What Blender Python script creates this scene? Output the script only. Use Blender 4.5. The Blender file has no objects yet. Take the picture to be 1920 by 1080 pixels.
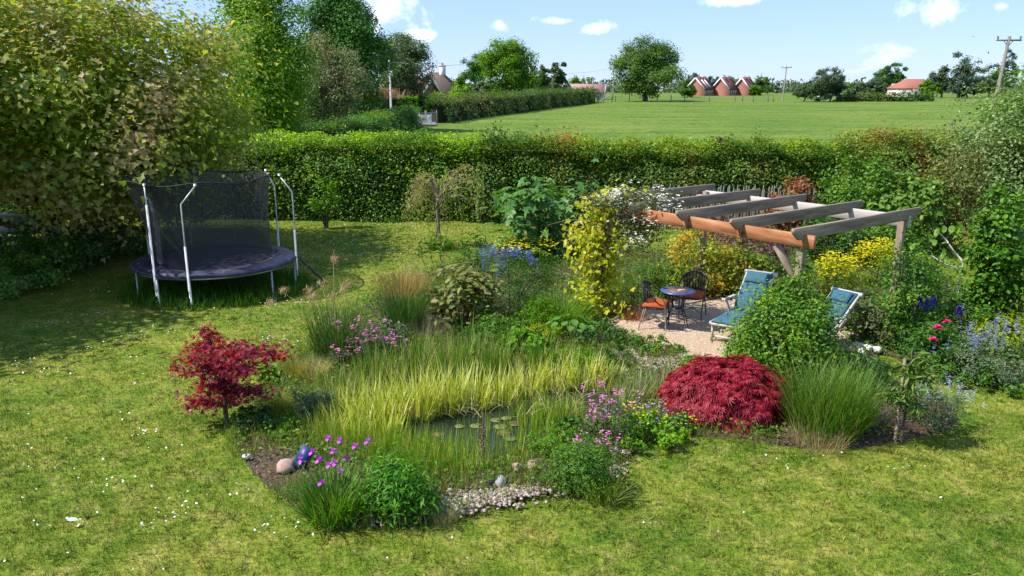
import bpy, math, numpy as np
from mathutils import Vector

# ------------------------------------------------------------------ camera, sky, sun, exposure
CAM_H, CAM_F, CAM_P = 4.2, 1496.0, math.radians(13.892)
SUN_ELEV, SUN_AZ = math.radians(52), math.radians(-100)      # azimuth clockwise from +Y
scene = bpy.context.scene
cam_data = bpy.data.cameras.new('camera')
cam_data.sensor_width = 36.0
cam_data.lens = 36.0 * CAM_F / 1920.0
cam_data.clip_start = 0.1
cam_data.clip_end = 6000
cam = bpy.data.objects.new('camera', cam_data)
scene.collection.objects.link(cam)
cam.location = (0, 0, CAM_H)
cam.rotation_euler = (math.pi / 2 - CAM_P, 0, 0)
scene.camera = cam

world = bpy.data.worlds.new('World')
scene.world = world
world.use_nodes = True
wn, wl = world.node_tree.nodes, world.node_tree.links
wn.clear()
w_out = wn.new('ShaderNodeOutputWorld')
w_bg = wn.new('ShaderNodeBackground')
w_bg.inputs['Strength'].default_value = 0.13
w_sky = wn.new('ShaderNodeTexSky')
w_sky.sky_type = 'NISHITA'
w_sky.sun_disc = False
w_sky.sun_elevation = SUN_ELEV
w_sky.sun_rotation = SUN_AZ
w_sky.altitude = 60
w_sky.air_density = 1.0
w_sky.dust_density = 0.15
w_sky.ozone_density = 1.6
# fair-weather clouds: soft fractal puffs over the whole sky
w_tc = wn.new('ShaderNodeTexCoord')
w_map = wn.new('ShaderNodeMapping')
w_map.inputs['Scale'].default_value = (1.0, 1.0, 2.6)
wl.new(w_tc.outputs['Generated'], w_map.inputs['Vector'])
w_n1 = wn.new('ShaderNodeTexNoise')
w_n1.inputs['Scale'].default_value = 5.2
w_n1.inputs['Detail'].default_value = 9
w_n1.inputs['Roughness'].default_value = 0.56
wl.new(w_map.outputs['Vector'], w_n1.inputs['Vector'])
w_r1 = wn.new('ShaderNodeValToRGB')
w_r1.color_ramp.elements[0].position = 0.63
w_r1.color_ramp.elements[1].position = 0.80
w_r1.color_ramp.elements[1].color = (0.85, 0.85, 0.85, 1)
wl.new(w_n1.outputs['Fac'], w_r1.inputs['Fac'])
# a handful of single cumulus puffs at their bearings, ragged by the same noise
def sky_dir(px, py):
    a, b = (px - 960) / CAM_F, (540 - py) / CAM_F
    v = Vector((a, math.cos(CAM_P) + b * math.sin(CAM_P), -math.sin(CAM_P) + b * math.cos(CAM_P)))
    return v.normalized()
w_n2 = wn.new('ShaderNodeTexNoise')
w_n2.inputs['Scale'].default_value = 26
w_n2.inputs['Detail'].default_value = 8
w_n2.inputs['Roughness'].default_value = 0.6
wl.new(w_tc.outputs['Generated'], w_n2.inputs['Vector'])
prev = None
for px, py, sx, sz in [(725, 8, .040, .020), (640, -30, .055, .02), (1117, 56, .020, .0095), (1050, 38, .022, .006), (1768, 18, .030, .014),
                       (1875, 12, .014, .007), (938, 48, .012, .009), (1400, 0, .040, .006), (780, 66, .018, .006), (705, 58, .014, .007)]:
    d = sky_dir(px, py)
    sub = wn.new('ShaderNodeVectorMath'); sub.operation = 'SUBTRACT'
    wl.new(w_tc.outputs['Generated'], sub.inputs[0]); sub.inputs[1].default_value = d
    mul = wn.new('ShaderNodeVectorMath'); mul.operation = 'MULTIPLY'
    wl.new(sub.outputs[0], mul.inputs[0]); mul.inputs[1].default_value = (1 / sx, 1 / sx, 1 / sz)
    ln = wn.new('ShaderNodeVectorMath'); ln.operation = 'LENGTH'
    wl.new(mul.outputs[0], ln.inputs[0])
    add = wn.new('ShaderNodeMath'); add.operation = 'MULTIPLY_ADD'          # n*2.6 - length
    wl.new(w_n2.outputs['Fac'], add.inputs[0]); add.inputs[1].default_value = 4.6
    neg = wn.new('ShaderNodeMath'); neg.operation = 'MULTIPLY'
    wl.new(ln.outputs['Value'], neg.inputs[0]); neg.inputs[1].default_value = -1.0
    wl.new(neg.outputs[0], add.inputs[2])
    if prev is None:
        prev = add
    else:
        mx = wn.new('ShaderNodeMath'); mx.operation = 'MAXIMUM'
        wl.new(prev.outputs[0], mx.inputs[0]); wl.new(add.outputs[0], mx.inputs[1]); prev = mx
w_mr = wn.new('ShaderNodeMapRange')
w_mr.inputs['From Min'].default_value = 1.25
w_mr.inputs['From Max'].default_value = 2.9
w_mr.inputs['To Max'].default_value = 0.9
wl.new(prev.outputs[0], w_mr.inputs['Value'])
w_mx = wn.new('ShaderNodeMath'); w_mx.operation = 'MAXIMUM'
wl.new(w_r1.outputs['Color'], w_mx.inputs[0]); wl.new(w_mr.outputs['Result'], w_mx.inputs[1])
w_mix = wn.new('ShaderNodeMix'); w_mix.data_type = 'RGBA'
wl.new(w_mx.outputs[0], w_mix.inputs['Factor'])
w_tint = wn.new('ShaderNodeMix'); w_tint.data_type = 'RGBA'; w_tint.blend_type = 'MULTIPLY'; w_tint.inputs['Factor'].default_value = 1.0
wl.new(w_sky.outputs['Color'], w_tint.inputs[6]); w_tint.inputs[7].default_value = (0.66, 0.72, 0.95, 1)
w_veil = wn.new('ShaderNodeMix'); w_veil.data_type = 'RGBA'; w_veil.inputs['Factor'].default_value = 0.55      # thin even high haze
wl.new(w_tint.outputs[2], w_veil.inputs[6]); w_veil.inputs[7].default_value = (2.05, 3.1, 5.1, 1)
wl.new(w_veil.outputs[2], w_mix.inputs[6])
w_mix.inputs[7].default_value = (9.0, 9.2, 9.5, 1)
wl.new(w_mix.outputs[2], w_bg.inputs['Color'])
wl.new(w_bg.outputs['Background'], w_out.inputs['Surface'])

sun_data = bpy.data.lights.new('sun', 'SUN')
sun_data.energy = 4.6
sun_data.angle = math.radians(0.55)
sun_data.color = (1.0, 0.955, 0.87)
sun = bpy.data.objects.new('sun', sun_data)
scene.collection.objects.link(sun)
sun_vec = Vector((math.sin(SUN_AZ) * math.cos(SUN_ELEV), math.cos(SUN_AZ) * math.cos(SUN_ELEV), math.sin(SUN_ELEV)))
sun.rotation_euler = (-sun_vec).to_track_quat('-Z', 'Y').to_euler()

scene.view_settings.view_transform = 'Standard'
scene.view_settings.look = 'None'
scene.view_settings.gamma = 1.0
scene.view_settings.use_curve_mapping = False
scene.view_settings.exposure = 0.80
scene.render.engine = 'CYCLES'
scene.cycles.use_denoising = True
scene.cycles.max_bounces = 8
scene.cycles.diffuse_bounces = 5
scene.cycles.glossy_bounces = 2
scene.cycles.transmission_bounces = 4
scene.cycles.transparent_max_bounces = 12
scene.cycles.sample_clamp_indirect = 4

# ------------------------------------------------------------------ helpers
rng = np.random.default_rng(7)
COL = scene.collection
def ray(px, py):
    a, b = (px - 960) / CAM_F, (540 - py) / CAM_F
    return np.array([a, math.cos(CAM_P) + b * math.sin(CAM_P), -math.sin(CAM_P) + b * math.cos(CAM_P)])
def G(px, py, z=0.0):                      # point of height z in the direction of a photo pixel (garden survey)
    d = ray(px, py); t = (z - CAM_H) / d[2]
    return np.array([d[0] * t, d[1] * t, z])
def AT(px, py, y):                         # point at distance y
    d = ray(px, py); t = y / d[1]
    return np.array([d[0] * t, y, CAM_H + d[2] * t])
def unit(v):
    return v / (np.linalg.norm(v, axis=-1, keepdims=True) + 1e-9)

def make_mesh(name, V, F, smooth=False):
    V = np.ascontiguousarray(V, np.float32).reshape(-1, 3)
    F = np.ascontiguousarray(F, np.int32)
    k = F.shape[1]
    me = bpy.data.meshes.new(name)
    me.vertices.add(len(V)); me.vertices.foreach_set('co', V.ravel())
    me.loops.add(F.size); me.loops.foreach_set('vertex_index', F.ravel())
    me.polygons.add(len(F)); me.polygons.foreach_set('loop_start', np.arange(len(F), dtype=np.int32) * k)
    if smooth:
        me.polygons.foreach_set('use_smooth', np.ones(len(F), bool))
    me.update(calc_edges=True)
    return me
class MB:                                   # collects triangles
    def __init__(self): self.v, self.f, self.n = [], [], 0
    def add(self, V, F):
        V = np.asarray(V, float).reshape(-1, 3); F = np.asarray(F, int)
        if F.shape[1] == 4:
            F = np.concatenate([F[:, [0, 1, 2]], F[:, [0, 2, 3]]])
        self.v.append(V); self.f.append(F + self.n); self.n += len(V); return self
    def box(self, c, s, rz=0.0, rx=0.0):
        sx, sy, sz = np.array(s) / 2
        V = np.array([[x, y, z] for x in (-sx, sx) for y in (-sy, sy) for z in (-sz, sz)])
        if rx:
            ca, sa = math.cos(rx), math.sin(rx); V = V @ np.array([[1, 0, 0], [0, ca, sa], [0, -sa, ca]])
        if rz:
            ca, sa = math.cos(rz), math.sin(rz); V = V @ np.array([[ca, sa, 0], [-sa, ca, 0], [0, 0, 1]])
        return self.add(V + np.array(c), BOXF)
    def beam(self, a, b, w, h, up=(0, 0, 1)):     # rectangular bar from a to b, w wide, h high
        a, b = np.array(a, float), np.array(b, float); d = unit(b - a); up = np.array(up, float)
        s = unit(np.cross(d, up)); u = np.cross(s, d)
        V = np.array([p + s * i * w / 2 + u * j * h / 2 for p in (a, b) for i in (-1, 1) for j in (-1, 1)])
        return self.add(V, BOXF)
    def tube(self, pts, rad, k=6):
        V, F = tube(np.array(pts, float), rad, k); return self.add(V, F)
    def build(self, name, mat, parent=None, smooth=False, kind=None):
        return obj(name, make_mesh(name, np.concatenate(self.v), np.concatenate(self.f), smooth), mat, parent, kind)
BOXF = np.array([[0, 1, 3, 2], [4, 6, 7, 5], [0, 4, 5, 1], [2, 3, 7, 6], [0, 2, 6, 4], [1, 5, 7, 3]])
def tube(pts, rad, k=6, cap=True):
    n = len(pts); rad = np.broadcast_to(np.asarray(rad, float), (n,))
    T = unit(np.gradient(pts, axis=0))
    ref = np.array([0.31, 0.95, 0.05]) if abs(T[0][2]) > .6 else np.array([0, 0, 1.0])
    A = unit(np.cross(T, ref)); B = np.cross(T, A)
    a = np.linspace(0, 2 * math.pi, k, endpoint=False)
    V = pts[:, None] + rad[:, None, None] * (np.cos(a)[None, :, None] * A[:, None] + np.sin(a)[None, :, None] * B[:, None])
    i, j = np.meshgrid(np.arange(n - 1), np.arange(k), indexing='ij'); j2 = (j + 1) % k
    F = np.stack([i * k + j, i * k + j2, (i + 1) * k + j2, (i + 1) * k + j], -1).reshape(-1, 4)
    V = V.reshape(-1, 3); F = np.concatenate([F[:, [0, 1, 2]], F[:, [0, 2, 3]]])
    if cap:
        for e, base in ((pts[0], 0), (pts[-1], (n - 1) * k)):
            c = len(V); V = np.concatenate([V, e[None]])
            q = np.arange(k); F = np.concatenate([F, np.stack([np.full(k, c), base + q, base + (q + 1) % k], -1)])
    return V, F
def obj(name, me, mat, parent=None, kind=None):
    o = bpy.data.objects.new(name, me); COL.objects.link(o)
    if mat is not None and not me.materials:
        me.materials.append(mat)
    if parent is not None:
        o.parent = parent
    if kind:
        o['kind'] = kind
    return o
def tag(o, label, cat, group=None):
    o['label'] = label; o['category'] = cat
    if group: o['group'] = group
    return o
def thing(name, label, cat, loc=(0, 0, 0), rz=0.0, group=None):
    o = bpy.data.objects.new(name, None); COL.objects.link(o)
    o.empty_display_size = 0.1
    o.location = [float(c) for c in loc]; o.rotation_euler = (0, 0, rz)
    return tag(o, label, cat, group)
def copy_thing(src, loc, rz, label=None, scale=None):
    c = src.copy(); COL.objects.link(c); c.location = [float(v) for v in loc]; c.rotation_euler = (0, 0, rz)
    if scale: c.scale = (scale,) * 3
    if label: c['label'] = label
    for ch in list(src.children):
        d = ch.copy(); COL.objects.link(d); d.parent = c
        for g in list(ch.children):
            e = g.copy(); COL.objects.link(e); e.parent = d
    return c

# ------------------------------------------------------------------ materials
MATS = {}
def node_mat(name):
    m = bpy.data.materials.new(name); m.use_nodes = True
    nt = m.node_tree; nt.nodes.clear()
    out = nt.nodes.new('ShaderNodeOutputMaterial')
    return m, nt.nodes, nt.links, out
def ramp(nodes, cols, pos=None, interp='LINEAR'):
    r = nodes.new('ShaderNodeValToRGB'); e = r.color_ramp.elements; r.color_ramp.interpolation = interp
    pos = pos or [i / (len(cols) - 1) for i in range(len(cols))]
    while len(e) < len(cols): e.new(0.5)
    for i, (c, p) in enumerate(zip(cols, pos)):
        e[i].position = p; e[i].color = (*c, 1)
    return r
def leaf_mat(name, cols=(), patch=None, patch_scale=1.2, patch_pos=(0.5, 0.62), trans=0.40, rough=0.5, spec=0.3, pos=None):
    """leaf colours vary leaf by leaf; patch colours come in drifts through the plant"""
    if name in MATS: return MATS[name]
    m, N, L, out = node_mat(name)
    geo = N.new('ShaderNodeNewGeometry')
    r = ramp(N, cols, pos); L.new(geo.outputs['Random Per Island'], r.inputs['Fac'])
    col = r.outputs['Color']
    if patch:
        tc = N.new('ShaderNodeTexCoord'); nz = N.new('ShaderNodeTexNoise')
        nz.inputs['Scale'].default_value = patch_scale; nz.inputs['Detail'].default_value = 3
        L.new(tc.outputs['Object'], nz.inputs['Vector'])
        mr = N.new('ShaderNodeMapRange'); mr.inputs['From Min'].default_value, mr.inputs['From Max'].default_value = patch_pos
        L.new(nz.outputs['Fac'], mr.inputs['Value'])
        r2 = ramp(N, patch); L.new(geo.outputs['Random Per Island'], r2.inputs['Fac'])
        mix = N.new('ShaderNodeMix'); mix.data_type = 'RGBA'
        L.new(mr.outputs['Result'], mix.inputs['Factor']); L.new(col, mix.inputs[6]); L.new(r2.outputs['Color'], mix.inputs[7])
        col = mix.outputs[2]
    hs = N.new('ShaderNodeHueSaturation'); hs.inputs['Saturation'].default_value = 1.10; hs.inputs['Value'].default_value = 1.22
    L.new(col, hs.inputs['Color']); col = hs.outputs['Color']
    p = N.new('ShaderNodeBsdfPrincipled')
    p.inputs['Roughness'].default_value = rough; p.inputs['Specular IOR Level'].default_value = spec
    L.new(col, p.inputs['Base Color'])
    t = N.new('ShaderNodeBsdfTranslucent')
    g = N.new('ShaderNodeMix'); g.data_type = 'RGBA'; g.blend_type = 'MULTIPLY'; g.inputs['Factor'].default_value = 1.0
    L.new(col, g.inputs[6]); g.inputs[7].default_value = (1.25, 1.15, 0.55, 1)
    L.new(g.outputs[2], t.inputs['Color'])
    ms = N.new('ShaderNodeMixShader'); ms.inputs['Fac'].default_value = trans
    L.new(p.outputs[0], ms.inputs[1]); L.new(t.outputs[0], ms.inputs[2]); L.new(ms.outputs[0], out.inputs['Surface'])
    MATS[name] = m
    return m
def plain_mat(name, cols, scale=8.0, rough=0.6, spec=0.3, metal=0.0, bump=0.0, stretch=(1, 1, 1), detail=5, pos=None):
    if name in MATS: return MATS[name]
    m, N, L, out = node_mat(name)
    p = N.new('ShaderNodeBsdfPrincipled')
    p.inputs['Roughness'].default_value = rough; p.inputs['Specular IOR Level'].default_value = spec; p.inputs['Metallic'].default_value = metal
    tc = N.new('ShaderNodeTexCoord'); mp = N.new('ShaderNodeMapping'); mp.inputs['Scale'].default_value = stretch
    L.new(tc.outputs['Object'], mp.inputs['Vector'])
    nz = N.new('ShaderNodeTexNoise'); nz.inputs['Scale'].default_value = scale; nz.inputs['Detail'].default_value = detail
    L.new(mp.outputs['Vector'], nz.inputs['Vector'])
    r = ramp(N, cols, pos or [0.3 + 0.4 * i / max(1, len(cols) - 1) for i in range(len(cols))])
    L.new(nz.outputs['Fac'], r.inputs['Fac']); L.new(r.outputs['Color'], p.inputs['Base Color'])
    if bump:
        b = N.new('ShaderNodeBump'); b.inputs['Strength'].default_value = bump; b.inputs['Distance'].default_value = 0.02
        L.new(nz.outputs['Fac'], b.inputs['Height']); L.new(b.outputs['Normal'], p.inputs['Normal'])
    L.new(p.outputs[0], out.inputs['Surface'])
    MATS[name] = m
    return m
def island_mat(name, cols, rough=0.7, spec=0.3, pos=None):      # each stone / chip its own colour
    if name in MATS: return MATS[name]
    m, N, L, out = node_mat(name)
    p = N.new('ShaderNodeBsdfPrincipled'); p.inputs['Roughness'].default_value = rough; p.inputs['Specular IOR Level'].default_value = spec
    geo = N.new('ShaderNodeNewGeometry'); r = ramp(N, cols, pos)
    L.new(geo.outputs['Random Per Island'], r.inputs['Fac']); L.new(r.outputs['Color'], p.inputs['Base Color'])
    L.new(p.outputs[0], out.inputs['Surface']); MATS[name] = m
    return m
def lawn_colour(N, L, blades):
    """same drifts of moss, clover and dry straw for the turf and for its blades, in world coordinates"""
    tc = N.new('ShaderNodeTexCoord')
    n1 = N.new('ShaderNodeTexNoise'); n1.inputs['Scale'].default_value = 0.55; n1.inputs['Detail'].default_value = 6; n1.inputs['Roughness'].default_value = 0.62
    n2 = N.new('ShaderNodeTexNoise'); n2.inputs['Scale'].default_value = 3.1; n2.inputs['Detail'].default_value = 5; n2.inputs['Roughness'].default_value = 0.65
    for n in (n1, n2): L.new(tc.outputs['Object'], n.inputs['Vector'])
    k = 1.0
    r1 = ramp(N, [(.064 * k, .128 * k, .010 * k), (.132 * k, .178 * k, .017 * k), (.23 * k, .222 * k, .036 * k)], [.37, .5, .63])
    r2 = ramp(N, [(.046, .112, .008), (.126, .174, .017), (.27, .24, .07)], [.35, .5, .66])
    L.new(n1.outputs['Fac'], r1.inputs['Fac']); L.new(n2.outputs['Fac'], r2.inputs['Fac'])
    n3 = N.new('ShaderNodeTexNoise'); n3.inputs['Scale'].default_value = 14; n3.inputs['Detail'].default_value = 4; n3.inputs['Roughness'].default_value = .7
    L.new(tc.outputs['Object'], n3.inputs['Vector'])
    mix = N.new('ShaderNodeMix'); mix.data_type = 'RGBA'; mix.inputs['Factor'].default_value = 0.5
    L.new(r1.outputs['Color'], mix.inputs[6]); L.new(r2.outputs['Color'], mix.inputs[7])
    r3 = ramp(N, [(.5, .64, .5), (1, 1, 1), (1.55, 1.35, 1.5)], [.33, .5, .68]); L.new(n3.outputs['Fac'], r3.inputs['Fac'])
    m3 = N.new('ShaderNodeMix'); m3.data_type = 'RGBA'; m3.blend_type = 'MULTIPLY'; m3.inputs['Factor'].default_value = 1.0
    L.new(mix.outputs[2], m3.inputs[6]); L.new(r3.outputs['Color'], m3.inputs[7])
    return tc, m3.outputs[2]

# lawn blades
m, N, L, out = node_mat('lawn_blade_green')
tc, col = lawn_colour(N, L, True)
geo = N.new('ShaderNodeNewGeometry')
rv = ramp(N, [(.55, .62, .5), (1.0, 1.0, 1.0), (1.45, 1.35, 1.1), (2.2, 1.75, 2.2)], [0, .5, .9, 1])
L.new(geo.outputs['Random Per Island'], rv.inputs['Fac'])
mu = N.new('ShaderNodeMix'); mu.data_type = 'RGBA'; mu.blend_type = 'MULTIPLY'; mu.inputs['Factor'].default_value = 1
L.new(col, mu.inputs[6]); L.new(rv.outputs['Color'], mu.inputs[7])
p = N.new('ShaderNodeBsdfPrincipled'); p.inputs['Roughness'].default_value = .55; p.inputs['Specular IOR Level'].default_value = .2
L.new(mu.outputs[2], p.inputs['Base Color'])
t = N.new('ShaderNodeBsdfTranslucent'); L.new(mu.outputs[2], t.inputs['Color'])
ms = N.new('ShaderNodeMixShader'); ms.inputs['Fac'].default_value = .3
L.new(p.outputs[0], ms.inputs[1]); L.new(t.outputs[0], ms.inputs[2]); L.new(ms.outputs[0], out.inputs['Surface'])
MATS['blade'] = m

# ground: garden turf near, grazed pasture beyond the hedge, darker land further off
m, N, L, out = node_mat('turf_and_pasture')
tc, col = lawn_colour(N, L, False)
mp = N.new('ShaderNodeMapping'); mp.inputs['Scale'].default_value = (.05, .16, .1)
L.new(tc.outputs['Object'], mp.inputs['Vector'])
nf = N.new('ShaderNodeTexNoise'); nf.inputs['Scale'].default_value = 1.0; nf.inputs['Detail'].default_value = 9; nf.inputs['Roughness'].default_value = .66
L.new(mp.outputs['Vector'], nf.inputs['Vector'])
rf = ramp(N, [(.075, .135, .018), (.115, .175, .025), (.165, .205, .04)], [.36, .5, .66])
L.new(nf.outputs['Fac'], rf.inputs['Fac'])
nf2 = N.new('ShaderNodeTexNoise'); nf2.inputs['Scale'].default_value = 1.3; nf2.inputs['Detail'].default_value = 6; nf2.inputs['Roughness'].default_value = .7
L.new(tc.outputs['Object'], nf2.inputs['Vector'])
rf2 = ramp(N, [(.42, .58, .42), (1, 1, 1), (1.25, 1.15, 1.1)], [.34, .5, .7]); L.new(nf2.outputs['Fac'], rf2.inputs['Fac'])
mf = N.new('ShaderNodeMix'); mf.data_type = 'RGBA'; mf.blend_type = 'MULTIPLY'; mf.inputs['Factor'].default_value = 1
L.new(rf.outputs['Color'], mf.inputs[6]); L.new(rf2.outputs['Color'], mf.inputs[7])
sep = N.new('ShaderNodeSeparateXYZ'); L.new(tc.outputs['Object'], sep.inputs[0])
mr = N.new('ShaderNodeMapRange'); mr.inputs['From Min'].default_value = 27.5; mr.inputs['From Max'].default_value = 28.5
L.new(sep.outputs['Y'], mr.inputs['Value'])
mg = N.new('ShaderNodeMix'); mg.data_type = 'RGBA'
L.new(mr.outputs['Result'], mg.inputs['Factor']); L.new(col, mg.inputs[6]); L.new(mf.outputs[2], mg.inputs[7])
p = N.new('ShaderNodeBsdfPrincipled'); p.inputs['Roughness'].default_value = .9; p.inputs['Specular IOR Level'].default_value = .1
L.new(mg.outputs[2], p.inputs['Base Color'])
bp = N.new('ShaderNodeBump'); bp.inputs['Strength'].default_value = .6; bp.inputs['Distance'].default_value = .25
L.new(nf2.outputs['Fac'], bp.inputs['Height']); L.new(bp.outputs['Normal'], p.inputs['Normal'])
L.new(p.outputs[0], out.inputs['Surface'])
MATS['ground'] = m

# water
m, N, L, out = node_mat('pond_water')
p = N.new('ShaderNodeBsdfPrincipled'); p.inputs['Base Color'].default_value = (.018, .026, .018, 1); p.inputs['Roughness'].default_value = .06
p.inputs['IOR'].default_value = 1.33
tc = N.new('ShaderNodeTexCoord'); nz = N.new('ShaderNodeTexNoise'); nz.inputs['Scale'].default_value = 7; nz.inputs['Detail'].default_value = 2
L.new(tc.outputs['Object'], nz.inputs['Vector'])
b = N.new('ShaderNodeBump'); b.inputs['Strength'].default_value = .05; b.inputs['Distance'].default_value = .05
L.new(nz.outputs['Fac'], b.inputs['Height']); L.new(b.outputs['Normal'], p.inputs['Normal']); L.new(p.outputs[0], out.inputs['Surface'])
MATS['water'] = m
# safety net: a fine black mesh, mostly holes
m, N, L, out = node_mat('black_netting')
p = N.new('ShaderNodeBsdfPrincipled'); p.inputs['Base Color'].default_value = (.018, .019, .028, 1); p.inputs['Roughness'].default_value = .6
tr = N.new('ShaderNodeBsdfTransparent'); ms = N.new('ShaderNodeMixShader'); ms.inputs['Fac'].default_value = .40
L.new(p.outputs[0], ms.inputs[1]); L.new(tr.outputs[0], ms.inputs[2]); L.new(ms.outputs[0], out.inputs['Surface'])
MATS['net'] = m

BARK = plain_mat('bark_brown', [(.06, .045, .03), (.13, .10, .07)], 14, .9, .1, bump=.6, stretch=(1, 1, .25))
BARK_PALE = plain_mat('bark_pale', [(.14, .11, .08), (.26, .22, .17)], 14, .9, .1, bump=.4, stretch=(1, 1, .25))
STEM = plain_mat('green_stem', [(.05, .08, .02), (.10, .13, .04)], 10, .7, .2)
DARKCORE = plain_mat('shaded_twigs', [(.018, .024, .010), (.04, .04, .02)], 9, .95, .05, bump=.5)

# ------------------------------------------------------------------ foliage generators
KITE = (np.array([[0, 0, 0], [.45, .30, .07], [1, 0, -.06], [.45, -.30, .07]]), np.array([[0, 2, 1], [0, 3, 2]]))
LONG = (np.array([[0, 0, 0], [.4, .13, .04], [1, 0, -.14], [.4, -.13, .04]]), np.array([[0, 2, 1], [0, 3, 2]]))
OVAL = (np.array([[0, 0, 0], [.28, .26, .06], [.7, .24, .03], [1, 0, -.08], [.7, -.24, .03], [.28, -.26, .06]]),
        np.array([[0, 2, 1], [0, 3, 2], [0, 4, 3], [0, 5, 4]]))
_mp = [(.0, 0), (.08, .34), (.33, .27), (.50, .50), (.62, .22), (1.0, 0), (.62, -.22), (.50, -.50), (.33, -.27), (.08, -.34)]
MAPLE = (np.array([[x, y, .10 * abs(y) - .10 * x * x] for x, y in _mp] + [[.34, 0, 0]]),
         np.array([[10, i, (i + 1) % 10] for i in range(10)])[:, [0, 2, 1]])
_ds = []
for k, a in enumerate((-70, -36, -10, 16, 44, 75)):
    a = math.radians(a); l = 1 - abs(a) * .35; w = .055
    c, s = math.cos(a), math.sin(a)
    _ds += [[-s * -w * .5 + c * .25 * l, c * -w * 1.6 + s * .25 * l, .03], [c * l, s * l, -.16 * l], [c * .25 * l - s * w, s * .25 * l + c * w * 1.6, .03]]
    _ds += [[0, 0, 0]]
DISSECT = (np.array(_ds), np.concatenate([[[4 * k + 3, 4 * k, 4 * k + 1], [4 * k + 3, 4 * k + 1, 4 * k + 2]] for k in range(6)]))
_m6 = [(.0, 0), (.06, .36), (.38, .22), (.56, .46), (1.0, 0), (.56, -.46), (.38, -.22), (.06, -.36)]
MAPLE6 = (np.array([[x, y, .12 * abs(y) - .12 * x * x] for x, y in _m6] + [[.3, 0, 0]]), np.array([[8, i, (i + 1) % 8] for i in range(8)])[:, [0, 2, 1]])
_m4 = [(.0, 0), (.22, .46), (.52, .20), (1.0, 0), (.52, -.20), (.22, -.46)]
MAPLE4 = (np.array([[x, y, .14 * abs(y) - .12 * x * x] for x, y in _m4]), np.array([[0, 2, 1], [0, 3, 2], [0, 4, 3], [0, 5, 4]]))
FIG = (np.array([[0, 0, 0], [.1, .30, .02], [.45, .16, .04], [.62, .44, -.05], [.66, .14, .03], [1, 0, -.15], [.66, -.14, .03], [.62, -.44, -.05], [.45, -.16, .04], [.1, -.30, .02]]),
       np.array([[0, 2, 1], [2, 4, 3], [0, 5, 4], [0, 4, 2], [0, 6, 5], [6, 8, 7], [0, 8, 6], [0, 9, 8]]))
def leaves(P, Nn, size, tpl=KITE, droop=.25):
    n = len(P); T, F = tpl
    size = np.broadcast_to(np.asarray(size, float), (n,))
    Nn = unit(Nn)
    t = rng.normal(size=(n, 3)); t[:, 2] -= droop
    t = unit(t - (t * Nn).sum(1, keepdims=True) * Nn); b = np.cross(Nn, t)
    V = P[:, None] + size[:, None, None] * (T[None, :, 0, None] * t[:, None] + T[None, :, 1, None] * b[:, None] + T[None, :, 2, None] * Nn[:, None])
    Fo = F[None] + (np.arange(n) * len(T))[:, None, None]
    return V.reshape(-1, 3), Fo.reshape(-1, 3)
def rand_dir(n):
    return unit(rng.normal(size=(n, 3)))
def dome_pts(n, rx, ry, rz, cz, clumps, cr, shell=.55, zmin=.02, flat=.8, tails=.14):
    """leaf positions in clumps through a lumpy ellipsoid; also the outward directions and the clump centres"""
    d = rand_dir(clumps); r = shell + (1 - shell) * rng.random(clumps) ** .5
    r *= 1 + .12 * np.sin(d[:, 0] * 5 + 1) * np.cos(d[:, 2] * 4 + d[:, 1] * 3)
    C = d * r[:, None] * np.array([rx, ry, rz]) + np.array([0, 0, cz])
    C[:, 2] = np.maximum(C[:, 2], zmin + cr * .3)
    w = rng.random(clumps) + .4; idx = rng.choice(clumps, n, p=w / w.sum())
    tail = np.where(rng.random(n) < tails, 1.9, 1.0)[:, None]
    off = tail * rng.normal(size=(n, 3)) * cr * .55 * np.array([1, 1, flat]) * (.6 + .8 * rng.random(clumps))[idx][:, None]
    P = C[idx] + off
    P[:, 2] = np.maximum(P[:, 2], zmin)
    O = unit((P - np.array([0, 0, cz])) / np.array([rx, ry, rz])) * .7 + unit(off) * .4
    return P, O, C
def crown_pts(n, rx, ry, rz, clumps, cr, flat=.75, lobes=11):
    """tree crown made of uneven boughs: lobes of different size, clumps on the lobes, leaves in the clumps"""
    d = rand_dir(lobes); d[:, 2] = d[:, 2] * .9; lr = rng.uniform(.34, .56, lobes); q = rng.uniform(.42, .70, lobes)
    d[0] = (0, 0, 1); q[0] = .55
    LC = d * q[:, None]; LC[-1] = (0, 0, -.1); lr[-1] = .62
    li = rng.choice(lobes, clumps, p=lr ** 2 / (lr ** 2).sum())
    dd = rand_dir(clumps); C = LC[li] + dd * (lr[li] * (.55 + .45 * rng.random(clumps) ** .5))[:, None]
    C *= np.array([rx, ry, rz])
    w = rng.random(clumps) + .4; idx = rng.choice(clumps, n, p=w / w.sum())
    off = rng.normal(size=(n, 3)) * cr * .42 * np.array([1, 1, flat]); ln = np.linalg.norm(off, axis=1, keepdims=True); off *= np.minimum(1, cr * .95 / (ln + 1e-6))
    P = C[idx] + off
    O = unit(P / np.array([rx, ry, rz])) * .6 + unit(off) * .5
    return P, O, C
def limb_mesh(mb, base, tips, r0, k=6, lift=.35, jitter=.06, taper=.25):
    for tip in tips:
        tip = np.asarray(tip, float); L = np.linalg.norm(tip - base)
        mid = base + (tip - base) * .5 + np.array([0, 0, lift * L * .3]) + rng.normal(size=3) * L * jitter
        s = np.linspace(0, 1, 6)[:, None]
        pts = (1 - s) ** 2 * base + 2 * s * (1 - s) * mid + s ** 2 * tip
        mb.tube(pts, np.linspace(r0, r0 * taper, 6), k)
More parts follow.
